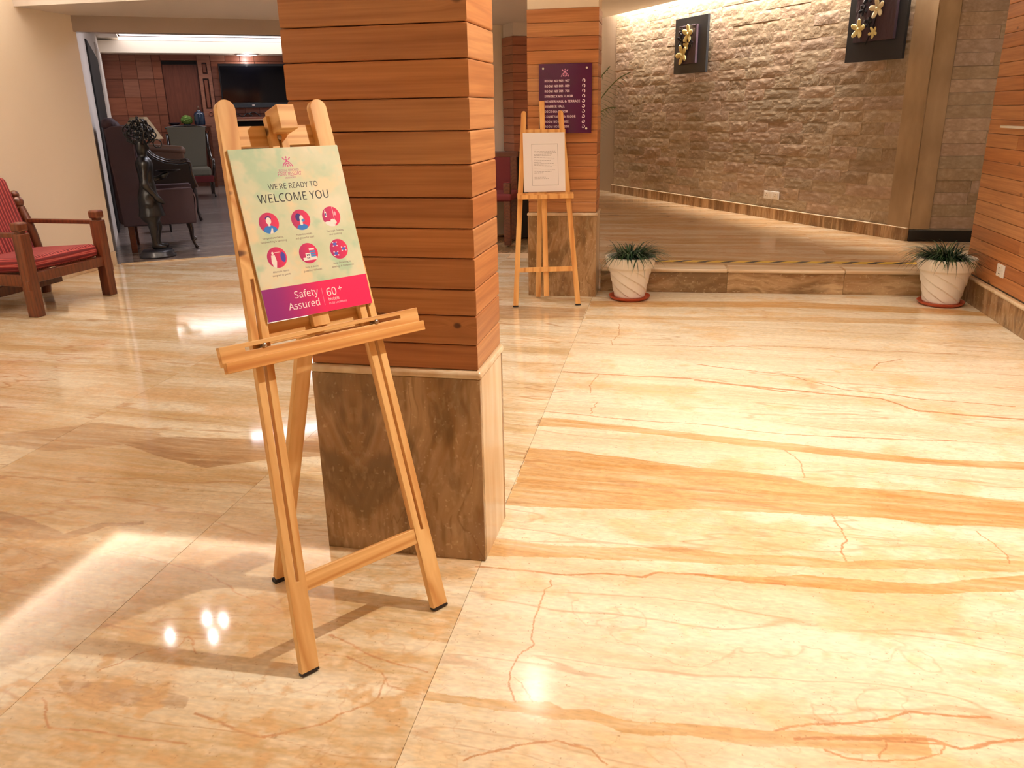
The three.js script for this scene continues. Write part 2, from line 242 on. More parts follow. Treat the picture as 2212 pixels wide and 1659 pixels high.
{ // ceiling of the hall, ends short of the stone wall so that the cove behind it lights the stone
  const E = (s) => ST(s, 0, 0.17), a = E(-4.4), b = E(2.1);
  const s = poly([[-5.25, -3.2], [3.6, -3.2], [3.6, -b.z], [b.x, -b.z], [a.x, -a.z], [-1.25, 12.5], [-1.05, 9.5], [-0.6, 6.3], [-5.25, 6.3]]);
  const g = extr(s, 0.06); g.rotateX(-Math.PI / 2); g.translate(0, CEIL, 0);
  structMesh('ceiling', 'smooth cream ceiling of the hall', g, M.ceiling);
  const top = box(13, 0.06, 18, -2, 3.02, -6); structMesh('ceiling_void', 'slab above the ceilings', top, M.plasterWhite);
}
{ // soffit: a dropped plaster ceiling between the hall and the lounge opening
  const s = poly([[-5.1, 6.07], [-0.5, 6.07], [-0.92, 9.42], [-5.08, 6.71]]);
  const g = extr(s, 0.4); g.rotateX(-Math.PI / 2); g.translate(0, SOFFIT, 0);
  structMesh('ceiling_soffit', 'dropped plaster soffit in front of the lounge opening', g, M.soffit);
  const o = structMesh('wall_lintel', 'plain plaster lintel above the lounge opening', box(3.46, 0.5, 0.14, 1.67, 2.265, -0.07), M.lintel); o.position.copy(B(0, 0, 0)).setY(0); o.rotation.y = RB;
  const w = structMesh('wall_passage', 'cream passage wall beside the lounge opening', box(1.6, 2.5, 0.14, 4.1, 1.25, -0.07), M.plaster); w.position.copy(B(0, 0, 0)); w.rotation.y = RB;
}
{ // left wall of the hall, skirting, walls behind the camera
  structMesh('wall_left', 'plain cream plaster wall', box(0.2, 2.6, 9.94, -5.18, 1.3, -1.77), M.plaster);
  const sk = struct('baseboard_left', 'low marble skirting of the cream wall');
  for (let i = 0; i < 9; i++) { const z = -6.74 + 1.08 * i; mesh('skirting_panel', metric(rbox(0.016, 0.125, 1.077, 0.003, -5.072, 0.0625, z + 0.54), 0.7, 0.7, rnd(), rnd(), false), M.pale, sk); }
  structMesh('wall_rear', 'cream wall behind the camera', box(8.8, 2.6, 0.2, -0.9, 1.3, 3.2), M.plaster);
}
const COURSE = [0.608, 0.682, 0.766, 0.839, 0.925, 1.005, 1.086, 1.171, 1.256, 1.337, 1.429, 1.513, 1.6, 1.686, 1.772, 1.858, 1.945];
// one board with rounded outer edges; front at z = 0, running along x, ends cut at 45 degrees where mitred
function board(len, y0, y1, depth, mitreL, mitreR) {
  const h = y1 - y0 - 0.0016, r = 0.006, s = new THREE.Shape();
  s.moveTo(-depth, 0); s.lineTo(-r, 0); s.quadraticCurveTo(0, 0, 0, r); s.lineTo(0, h - r); s.quadraticCurveTo(0, h, -r, h); s.lineTo(-depth, h); s.lineTo(-depth, 0);
  const g = new THREE.ExtrudeGeometry(s, { depth: len, bevelEnabled: false, curveSegments: 4 });
  g.rotateY(Math.PI / 2);                                                            // (z, y, x) -> shape x becomes -z
  g.translate(-len / 2, y0 + 0.0008, 0);
  const p = g.attributes.position;
  for (let i = 0; i < p.count; i++) { let x = p.getX(i), z = -p.getZ(i) ; p.setZ(i, z); }
  const idx = []; for (let i = 0; i < p.count; i += 3) idx.push(i, i + 2, i + 1); g.setIndex(idx);
  for (let i = 0; i < p.count; i++) { const x = p.getX(i), z = p.getZ(i); if (x > 0 && mitreR) p.setX(i, x + z); if (x < 0 && mitreL) p.setX(i, x - z); }
  const q = g.toNonIndexed(); q.computeVertexNormals();
  metric(q, 0.55, 1.1, rnd() * 3, rnd() * 3); return q;
}
function pillar(name, label, a, b, depth, top, capLabel) {
  const mid = a.clone().add(b).multiplyScalar(0.5), turn = Math.atan2(-(b.z - a.z), b.x - a.x), w = a.distanceTo(b);
  const t = thing(name, label, 'pillar', V(mid.x, 0, mid.z), turn);
  const P = (nm, g, m) => mesh(nm, g, m, t);
  const bh = 0.583, th = 0.02;
  P('base_panel', metric(rbox(w, bh, th, 0.002, 0, bh / 2, -th / 2), 0.9, 0.9, 0.12, 0.05), M.marble);
  P('base_panel', metric(rbox(w, bh, th, 0.002, 0, bh / 2, -depth + th / 2), 0.9, 0.9, 0.5, 0.3), M.marble);
  P('base_panel', metric(rbox(th, bh, depth - 2 * th - 0.001, 0.002, w / 2 - th / 2, bh / 2, -depth / 2), 1.1, 0.8, 0.3, 0.4), M.pale);
  P('base_panel', metric(rbox(th, bh, depth - 2 * th - 0.001, 0.002, -w / 2 + th / 2, bh / 2, -depth / 2), 1, 1, 0.3, 0.4), M.marble);
  P('cap', metric(rbox(w + 0.012, 0.025, depth + 0.012, 0.0115, 0, bh + 0.0125, -depth / 2, 4), 1, 1, 0.2, 0.2), M.pale);
  const c = COURSE.filter((y) => y <= top + 0.001), e = -0.006;
  for (let i = 0; i + 1 < c.length; i++) {
    const j = rr(-0.002, 0.002), W = w + 2 * e + j, Dp = depth + 2 * e + j, m = () => M.deck[Math.floor(rnd() * 4)];
    const put = (len, x, z, ry) => { const o = P('plank', board(len, c[i], c[i + 1], 0.028, true, true), m()); o.position.set(x, 0, z); o.rotation.y = ry; };
    put(W, 0, e + j / 2, 0); put(Dp, W / 2, -depth / 2, Math.PI / 2); put(W, 0, -depth - e - j / 2, Math.PI); put(Dp, -W / 2, -depth / 2, -Math.PI / 2);
  }
  P('core', box(w - 0.075, top - 0.612, depth - 0.075, 0, 0.609 + (top - 0.612) / 2, -depth / 2), M.rubber);
  P('plaster_head', box(w - 0.02, CEIL - top, depth - 0.02, 0, (CEIL + top) / 2, -depth / 2), M.plaster);
  return t;
}
pillar('pillar', 'wide timber-clad pillar with a marble foot directly behind the welcome easel', V(-1.01, 0, -2.113), V(-0.498, 0, -2.101), 0.29, 1.945);
pillar('pillar', 'timber-clad pillar with marble foot that carries the purple room directory', V(-0.985, 0, -5.815), V(-0.488, 0, -5.818), 0.3, 1.945);
{ // the third, darker pillar seen in the gap, square to the lounge; its own foot is higher
  const t = thing('pillar', 'dark plank-clad pillar seen in the gap between the two orange timber pillars', 'pillar', V(-1.593, 0, -8.604), RB);
  const w = 0.5, d = 0.29, dk = [0xe6d4cc, 0xf4e6de].map((c) => std({ map: T.tile, color: c, roughness: 0.36 })); mesh('pillar_foot', rbox(w - 0.02, 0.9, d - 0.02, 0.003, w / 2, 0.45, -d / 2), M.matBlack, t);
  for (let y = 0.9, i = 0; i < 13; i++, y += 0.0861) for (const [x, z, ry, L] of [[w / 2, 0, 0, w], [0, -d / 2, -Math.PI / 2, d], [w, -d / 2, Math.PI / 2, d], [w / 2, -d, Math.PI, w]]) { const o = mesh('plank', board(L, y, y + 0.0861, 0.02, true, true), dk[i & 1], t); o.position.set(x, 0, z); o.rotation.y = ry; }
  mesh('core', box(w - 0.06, 1.1, d - 0.06, w / 2, 1.46, -d / 2), M.rubber, t); mesh('plaster_head', box(w - 0.02, SOFFIT - 2.02, d - 0.02, w / 2, (SOFFIT + 2.02) / 2, -d / 2), M.soffit, t);
}
{ // right wall: planks over a marble skirting with a rounded top
  const w = struct('wall_right', 'timber plank wall'); mesh('wall_core', box(0.16, 2.49, 9.4, 2.2, 1.245, -1.43), M.plaster, w);
  const ys = [0.18, 0.268, 0.344, 0.425, 0.51, 0.589]; while (ys[ys.length - 1] < 2.44) ys.push(ys[ys.length - 1] + 0.0868);
  for (let i = 0; i + 1 < ys.length; i++) {
    let z = -6.13;
    for (let k = 0; z < 3; k++) { const L = Math.min(k ? 3.0 : rr(0.5, 2.2), 3.1 - z); const o = mesh('plank', board(L - 0.002, ys[i], ys[i + 1], 0.03, false, false), M.deck[Math.floor(rnd() * 4)], w); o.rotation.y = -Math.PI / 2; o.position.set(2.09 + rr(-0.001, 0.001), 0, z + L / 2); z += L; }
  }
  const sk = struct('baseboard_right', 'marble skirting with a rounded cap along the timber wall');
  for (let z = -6.13, i = 0; z < 3; i++, z += 1.15) { mesh('skirting_panel', metric(rbox(0.025, 0.155, 1.148, 0.002, 2.07, 0.0775, z + 0.575), 0.8, 0.8, rnd(), rnd()), M.marble, sk); mesh('skirting_cap', metric(rbox(0.04, 0.026, 1.148, 0.0125, 2.068, 0.168, z + 0.575, 4), 1, 1, rnd(), rnd()), M.pale, sk); }
  structMesh('wall_side', 'outer wall of the passage behind the timber wall', box(0.16, 2.6, 7, 3.4, 1.3, -6), M.plaster);
}
{ // step and raised platform
  const p = struct('floor_platform', 'raised marble platform behind the step');
  const g = extr(poly([[-0.46, 6.06], [3.35, 6.14], [3.35, 13.6], [-1.4, 13.6], [-1.0, 9.4]]), 0.16); g.rotateX(-Math.PI / 2); g.translate(0, STEP - 0.16, 0); metric(g, 0.21, 0.16, 0.3, 0.1);
  mesh('platform_slab', g, M.platform, p);
  const L = 2.56;
  const st = struct('step', 'single marble step up to the platform'); st.position.set(-0.47, 0, -6.02); st.rotation.y = 0.0353;
  const cut = [0, 0.93, 1.75, L];
  for (let i = 0; i < 3; i++) mesh('riser', metric(rbox(cut[i + 1] - cut[i] - 0.0015, 0.152, 0.02, 0.001, (cut[i] + cut[i + 1]) / 2, 0.076, -0.012), 0.8, 0.8, 0.3 + i * 0.37, 0.2, true), M.marble, st);
  for (let i = 0; i < 3; i++) mesh('nosing', metric(rbox(cut[i + 1] - cut[i] - 0.0015, 0.026, 0.2, 0.0125, (cut[i] + cut[i + 1]) / 2, STEP - 0.0125, -0.082, 4), 1, 1, i * 0.3, 0.1, true), M.pale, st);
}
// ---------------------------------------------------------------- stone wall: split-face blocks in courses
const STONES = [];
for (let k = 0; k < 7; k++) {
  const g = new THREE.BoxGeometry(1, 1, 1, 7, 4, 1), p = g.attributes.position;
  for (let i = 0; i < p.count; i++) if (p.getZ(i) > 0.4) {
    const x = p.getX(i), y = p.getY(i), edge = Math.max(Math.abs(x), Math.abs(y)) > 0.49;
    p.setZ(i, 0.5 + (edge ? 0.12 * fbm(x * 3 + k * 9, y * 3, 2) - 0.03 : 0.3 * fbm(x * 2.2 + k * 13, y * 1.6 + k, 3) + 0.05));
  }
  const q = g.toNonIndexed(); q.computeVertexNormals(); STONES.push(q);
}
const FLAT = [0, 1, 2].map((k) => { const g = rbox(1, 1, 1, 0.02); return metric(g, 1, 1, k * 0.3, k * 0.4); });
const stoneMats = [0xf0e6d6, 0xe2d6c2, 0xecdccc, 0xdacdb8, 0xe8d6c8, 0xd8cfbe, 0xe4d6cc, 0xcfc0ac].map((c) => std({ map: T.stoneCol, color: c, roughness: 0.95, bumpMap: T.bumpStone, bumpScale: 0.003 }));
{
  const w = struct('wall_stone', 'split-face stone cladding in thin courses'); w.position.copy(STONE0).setY(0); w.rotation.y = RS;
  mesh('wall_core', box(6.45, 3.1, 0.16, -1.255, 1.45, -0.111), M.plaster, w);
  const y0 = STEP + 0.11, rows = 23, ph = (2.78 - y0) / rows; let count = 0;
  for (let r = 0; r < rows; r++) for (let s = -3.25; s < 1.73;) {
    let L = rr(0.26, 0.52); if (1.73 - s - L < 0.16) L = 1.73 - s;
    const o = mesh('stone', STONES[Math.floor(rnd() * 7)], stoneMats[Math.floor(rnd() * 8)], w), dpt = rr(0.0095, 0.0125) + r * 0.00022;
    o.scale.set(L - 0.0006, ph - 0.0006, dpt); o.position.set(s + L / 2, y0 + ph * (r + 0.5), dpt / 2 - 0.03); s += L; count++;
  }
  mesh('border_strip', metric(rbox(0.232, 2.6, 0.035, 0.003, 1.847, y0 + 1.3, -0.014), 0.8, 0.8), std({ map: T.stoneCol, color: 0xd8c4a6, roughness: 0.8 }), w);
  const sk = struct('baseboard_back', 'banded marble skirting along the stone wall'); sk.position.copy(STONE0).setY(0); sk.rotation.y = RS;
  for (let s = -3.25; s < 1.94;) { const L = Math.min(rr(0.5, 0.8), 1.962 - s); mesh('skirting_panel', metric(rbox(L - 0.002, 0.105, 0.03, 0.003, s + L / 2, STEP + 0.0525, 0.005), 1.6, 0.5, rnd() * 3, rnd()), M.marble, sk); s += L; }
  mesh('skirting_cap', metric(rbox(5.21, 0.007, 0.034, 0.003, -0.645, STEP + 0.109, 0.006)), M.pale, sk);
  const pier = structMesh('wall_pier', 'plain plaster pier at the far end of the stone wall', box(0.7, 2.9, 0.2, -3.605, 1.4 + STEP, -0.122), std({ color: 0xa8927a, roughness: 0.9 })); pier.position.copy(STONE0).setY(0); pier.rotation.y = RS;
  const cv = structMesh('ceiling_cove', 'closed top of the light cove above the stone wall', box(6.6, 0.05, 0.5, -1.18, 2.86, 0.1), M.plasterWhite); cv.position.copy(STONE0).setY(0); cv.rotation.y = RS;
  const lip = structMesh('trim_2', 'plaster upstand hiding the cove lamp', box(6.4, 0.3, 0.03, -1.18, 2.68, 0.19), M.plasterWhite); lip.position.copy(STONE0).setY(0); lip.rotation.y = RS;
}
{ // flat stone wall right of the corner, with border strip and black skirting
  const w = struct('wall_back', 'flat grey-beige stone cladding facing the hall'); w.position.set(2.056, 0, -7.52);
  mesh('wall_core', box(1.5, 2.9, 0.16, 0.75, 1.45, -0.11), M.plaster, w);
  mesh('border_strip', metric(rbox(0.16, 2.4, 0.03, 0.003, 0.085, 1.48, -0.014), 0.8, 0.8), std({ map: T.stoneCol, color: 0xd8c4a6, roughness: 0.8 }), w);
  for (let r = 0; r < 22; r++) for (let s = 0.168; s < 1.4;) { let L = rr(0.26, 0.5); if (1.45 - s - L < 0.16) L = 1.45 - s; const d = rr(0.014, 0.02), o = mesh('stone', FLAT[Math.floor(rnd() * 3)], stoneMats[Math.floor(rnd() * 8)], w); o.scale.set(L - 0.0015, 0.0985, d); o.position.set(s + L / 2, 0.335 + r * 0.1, d / 2 - 0.03); s += L; }
  const sk = structMesh('baseboard_corner', 'black skirting board under the flat stone wall', rbox(1.46, 0.095, 0.02, 0.003, 0.735, STEP + 0.0475, 0.005), M.black); sk.position.set(2.056, 0, -7.52);
}
{ // far ends that close the room
  const w = structMesh('wall_far', 'plain wall that closes the passage behind the pillars', box(2.6, 2.6, 0.16, 0, 1.3, 0), M.plaster);
  const a = B(4.9, 0, 0.1), b = ST(-3.96, 0, 0); w.position.set((a.x + b.x) / 2, 0, (a.z + b.z) / 2); w.rotation.y = -Math.atan2(b.z - a.z, b.x - a.x); w.scale.x = a.distanceTo(b) / 2.6 + 0.1;
  const pf = structMesh('floor_passage', 'marble floor of the passage behind the pillars', metric(extr(poly([[-5.0, 6.0], [-0.4, 6.0], [-0.4, 7.6], [-1.6, 13], [-2.6, 13], [-2.0, 8.9], [-4.6, 7.1]]), 0.02).rotateX(-Math.PI / 2).translate(0, -0.036, 0), 0.5, 0.5), M.marble);
}
// ---------------------------------------------------------------- lounge shell
const BW = 9.1;
{
  const put = (o) => { o.position.copy(B(0, 0, 0)); o.rotation.y = RB; return o; };
  // the side wall closes slightly in, as in the photograph
  const end = -0.285, ang = Math.atan2(end, BW), len = Math.hypot(BW, end) + 0.1;
  const lw = struct('wall_lounge_left', 'white side wall of the lounge with a dark window frame'); lw.position.copy(B(-0.06, 0, 0)); lw.rotation.y = RB - ang;
  mesh('wall_panel', box(0.12, 2.8, len, -0.06, 1.4, -len / 2), M.plasterWhite, lw);
  mesh('dark_opening', rbox(0.03, 2.15, 3.6, 0.004, 0.004, 1.075, -4.2), M.matBlack, lw);
  mesh('white_jamb', rbox(0.03, 2.4, 2.9, 0.004, 0.004, 1.2, -7.6), M.plasterWhite, lw);
  put(structMesh('wall_lounge_right', 'side wall of the lounge', box(0.12, 2.8, BW, 4.9, 1.4, -BW / 2), M.plasterWhite));
  const bw = put(struct('wall_lounge_back', 'back wall of the lounge clad with square wood panels'));
  mesh('wall_core', box(6.6, 2.85, 0.1, 2.6, 1.42, -BW - 0.08), M.dark, bw);
  const tm = [0xffffff, 0xefdcd2, 0xffe9d8, 0xdfc8bc].map((c) => std({ map: T.tile, color: c, roughness: 0.38 }));
  const panel = (x0, x1, y0, y1) => mesh('panel', metric(rbox(x1 - x0 - 0.006, y1 - y0 - 0.006, 0.03, 0.003, (x0 + x1) / 2, (y0 + y1) / 2, -BW - 0.012), 0.8, 0.8, rnd() * 3, rnd() * 3), tm[Math.floor(rnd() * 4)], bw);
  const rows = [0.09, 0.406, 0.722, 1.038, 1.354, 1.675, 1.992, 2.305, 2.42];
  for (let r = 0; r + 1 < rows.length; r++) { for (const [a, b] of [[-0.36, -0.04], [-0.04, 0.23], [0.23, 0.5], [0.5, 0.66]]) panel(a, b, rows[r], rows[r + 1]); for (let k = 0; k < 6; k++) panel(1.54 + 0.27 * k, 1.81 + 0.27 * k, rows[r], rows[r + 1]); }
  const door = put(struct('door_1', 'flush brown door set back in the panelled wall'));
  mesh('door_leaf', metric(rbox(0.6, 2.24, 0.03, 0.003, 0.975, 1.12, -BW - 0.03), 1, 1, 0.2, 0.1, true), std({ map: T.tile, color: 0xc0a39a, roughness: 0.4 }), door);
  mesh('door_header', metric(rbox(0.64, 0.1, 0.06, 0.003, 0.98, 2.37, -BW - 0.0)), tm[1], door); mesh('door_gap', rbox(0.61, 0.06, 0.02, 0.002, 0.975, 2.285, -BW - 0.02), M.matBlack, door);
  const pil = put(struct('trim_3', 'carved wooden pilaster with two sunk fields')); 
  mesh('pilaster_board', metric(extr(poly([[1.3, 0], [1.53, 0], [1.53, 2.42], [1.3, 2.42]], [[[1.36, 1.45], [1.47, 1.45], [1.47, 2.0], [1.36, 2.0]], [[1.375, 2.08], [1.465, 2.08], [1.465, 2.28], [1.375, 2.28]]]), 0.06).translate(0, 0, -BW), 0.8, 0.8), tm[0], pil);
  for (const [y0, y1] of [[1.47, 1.98], [2.1, 2.26]]) mesh('sunk_field', rbox(0.07, y1 - y0, 0.03, 0.012, 1.415, (y0 + y1) / 2, -BW + 0.02), tm[3], pil);
  mesh('rosette', new THREE.TorusGeometry(0.035, 0.012, 8, 20).translate(1.43, 1.36, -BW + 0.065), tm[2], pil);
  put(structMesh('trim_4', 'deep cream cornice beam above the panelled wall', box(6.4, 0.2, 0.5, 2.6, 2.52, -BW + 0.22), M.plaster));
  put(structMesh('ceiling_lounge', 'white lounge ceiling', extr(poly([[-0.4, 0], [5.7, 0], [5.7, BW + 0.2], [-0.5, BW + 0.2]], [[[0.02, BW - 1.25], [4.9, BW - 1.25], [4.9, BW - 0.06], [-0.0, BW - 0.06]]]), 0.06).rotateX(-Math.PI / 2).translate(0, 2.66, 0), M.plasterWhite));
  const tray = put(thing('ceiling_light', 'long white luminous ceiling panel at the far end of the lounge', 'ceiling light'));
  mesh('diffuser', box(4.86, 0.02, 1.17, 2.46, 2.74, -BW + 0.655), M.panel, tray); mesh('frame', box(4.98, 0.03, 1.29, 2.46, 2.77, -BW + 0.655), M.white, tray);
  areaLight(B(2.46, 2.72, BW - 0.655), xB, V(0, -1, 0), 4.86, 1.17, 3.4, 0xfff4f2);
  for (const [x, d, w] of [[1.5, 1.5, 0.9], [2.6, 4.6, 0.9]]) {  // unseen panels added to brighten the front and middle of the lounge
    const q = thing('ceiling_light', d < 2 ? 'added unseen square white panel that brightens the lounge over the wing chair' : 'added unseen square white panel that brightens the middle of the lounge', 'ceiling light', B(x, 2.655, d), RB);
    mesh('frame', box(w + 0.06, 0.02, w + 0.06, 0, 0, 0), M.white, q); mesh('diffuser', box(w, 0.01, w, 0, -0.012, 0), M.panel, q); areaLight(B(x, 2.63, d), xB, V(0, -1, 0), w, w, 22, 0xf6f2ff);
  }
  const sp = put(thing('downlight', 'small oval white ceiling lamp above the television', 'ceiling light'));
  mesh('lamp_ring', lathe([[0.001, 0], [0.2, 0], [0.22, 0.012], [0.22, 0.02], [0.001, 0.02]], 32).translate(2.2, 2.402, -BW + 0.28), M.white, sp); mesh('lamp_lens', lathe([[0.001, -0.012], [0.1, -0.009], [0.19, 0.001], [0.001, 0.001]], 32).translate(2.2, 2.402, -BW + 0.28), M.lampCool, sp);
  const pl = new THREE.PointLight(COOL, 1, 0, 2); pl.position.copy(B(2.2, 2.34, BW - 0.28)); pl.castShadow = true; scene.add(pl);
}
// ---------------------------------------------------------------- lamps
{
  const up = V(0, -1, 0);
  const strip = (name, label, p, q, w) => { const d = q.clone().sub(p), t = thing(name, label, 'light strip', p.clone().add(q).multiplyScalar(0.5), Math.atan2(-d.z, d.x)); const L = d.length(); mesh('profile', box(L, 0.014, w + 0.012, 0, 0.008, 0), M.white, t); mesh('diffuser', box(L - 0.01, 0.008, w, 0, -0.003, 0), M.led, t); return L; };
  // two cove ledges just under the ceiling; their strips face up and inward and light the ceiling
  const cove = (label, tl, p, q, inward, inten) => {
    const d = q.clone().sub(p), L = d.length(), mid = p.clone().add(q).multiplyScalar(0.5), turn = Math.atan2(inward.x, inward.z);
    const led = struct('trim_' + (inward.x ? 6 : 5), tl); led.position.copy(mid); led.rotation.y = turn;
    mesh('ledge_board', box(L, 0.016, 0.08, 0, -0.085, 0.04), M.plaster, led); mesh('ledge_lip', box(L, 0.045, 0.012, 0, -0.071, 0.086), M.plaster, led);
    const t = thing('light_strip', label, 'light strip', mid.clone(), turn), tilt = new THREE.Matrix4().makeRotationX(0.7);
    mesh('profile', box(L, 0.008, 0.034, 0, -0.004, 0).applyMatrix4(tilt).translate(0, -0.058, 0.026), M.white, t); mesh('diffuser', box(L - 0.01, 0.004, 0.026, 0, 0.002, 0).applyMatrix4(tilt).translate(0, -0.058, 0.026), M.led, t);
    areaLight(mid.clone().addScaledVector(inward, 0.032).setY(mid.y - 0.049), V(inward.z, 0, -inward.x), V(inward.x * 0.64, 0.77, inward.z * 0.64), L, 0.026, inten, 0xfff4e8);
  };
  cove('white light strip in the ledge along the top of the soffit face', 'cove ledge along the top of the soffit face', V(-5.05, CEIL, -6.07), V(-0.55, CEIL, -6.07), V(0, 0, 1), 3200);
  cove('white light strip in the ledge along the top of the cream left wall', 'cove ledge along the top of the left wall', V(-5.08, CEIL, -5.97), V(-5.08, CEIL, 3.0), V(1, 0, 0), 3400);
  let L;
  const s0 = ST(-3.2, 2.8, 0.09), s1 = ST(1.95, 2.8, 0.09); L = strip('light_strip', 'warm light strip hidden in the cove above the stone wall', s0, s1, 0.05);
  areaLight(s0.clone().add(s1).multiplyScalar(0.5).setY(2.79), dB, up, L, 0.05, 620, 0xfff4e8);
  const WHERE = ['round warm downlight in the ceiling just right of the front pillar', 'round warm downlight over the middle of the bright floor', 'round warm downlight near the middle of the timber wall', 'round warm downlight before the right grass pot', 'round warm downlight before the step', 'round warm downlight nearest the viewer', 'round warm downlight between the two timber pillars', 'added unseen warm downlight that brightens the raised platform', 'added unseen white fill downlight in the side passage behind the timber wall'];
  for (const [k, [x, z, cd, col, ang, pen]] of DOWN.entries()) {
    const t = thing('downlight', WHERE[k], 'ceiling light', V(x, CEIL, z), 0, 'hall downlights');
    mesh('lamp_ring', lathe([[0.034, -0.004], [0.05, -0.006], [0.055, 0], [0.034, 0.002]], 28), M.white, t); mesh('lamp_lens', lathe([[0.001, -0.002], [0.034, -0.001], [0.034, 0.003]], 24), M.lamp, t);
    const l = new THREE.SpotLight(col, cd, 0, ang, pen, 2); l.position.set(x, CEIL - 0.02, z); l.target.position.set(x, 0, z); l.castShadow = true; scene.add(l, l.target);
  }
  { const t = thing('downlight', 'added unseen white downlight in the soffit that brightens the dark third pillar', 'ceiling light', V(-2.3, SOFFIT, -7.1));  // fill lamp added to light the third pillar and the floor there
    mesh('lamp_ring', lathe([[0.034, -0.004], [0.05, -0.006], [0.055, 0], [0.034, 0.002]], 28), M.white, t); mesh('lamp_lens', lathe([[0.001, -0.002], [0.034, -0.001], [0.034, 0.003]], 24), M.lampCool, t);
    const l = new THREE.SpotLight(COOL, 9, 0, 1.25, 0.5, 2); l.position.set(-2.3, SOFFIT - 0.02, -7.1); l.target.position.set(-2.3, 0, -7.1); l.castShadow = true; scene.add(l, l.target); }
  const cl = thing('spot_cluster', 'ceiling plate with four bright white spots', 'ceiling light', V(-3.4, CEIL, -4.75));
  mesh('plate', rbox(0.46, 0.02, 0.42, 0.006, 0, -0.01, 0), M.white, cl);
  for (const [x, z] of [[-0.18, 0.13], [-0.02, -0.12], [0.12, -0.12], [0.15, 0.08]]) {
    mesh('spot', lathe([[0.001, -0.03], [0.028, -0.03], [0.034, -0.018], [0.034, 0]], 24).translate(x, 0, z), M.white, cl); mesh('spot_lens', lathe([[0.001, -0.034], [0.024, -0.033], [0.024, -0.03]], 20).translate(x, 0, z), M.lampCool, cl);
    const l = new THREE.SpotLight(COOL, 1.6, 0, 1.2, 0.6, 2); l.position.set(-3.4 + x, CEIL - 0.05, -4.75 + z); l.target.position.set(-3.4 + x, 0, -4.75 + z); l.castShadow = true; scene.add(l, l.target);
  }
}
// ---------------------------------------------------------------- printed faces
function face(w, h, t, x = 0, y = 0, z = 0) { const g = new THREE.PlaneGeometry(w, h).translate(x, y, z); return g; }
function emblem(g, x, y, s, col) {                                                   // three buds over a pointed arch
  g.save(); g.translate(x, y); g.scale(s, s); g.fillStyle = g.strokeStyle = col; g.lineWidth = 7; g.lineCap = 'round';
  const drop = (a, d, l) => { g.save(); g.rotate(a); g.beginPath(); g.moveTo(0, -d); g.quadraticCurveTo(9, -d - l * 0.5, 0, -d - l); g.quadraticCurveTo(-9, -d - l * 0.5, 0, -d); g.fill(); g.restore(); };
  drop(0, 22, 22); drop(-0.8, 18, 32); drop(0.8, 18, 32); drop(-0.35, 2, 22); drop(0.35, 2, 22);
  for (const m of [-1, 1]) { g.beginPath(); g.moveTo(0, -2); g.quadraticCurveTo(m * 30, 8, m * 42, 40); g.stroke(); g.beginPath(); g.moveTo(m * 4, 14); g.quadraticCurveTo(m * 16, 20, m * 22, 36); g.stroke(); }
  drop(0, -44, 20); g.restore();
}
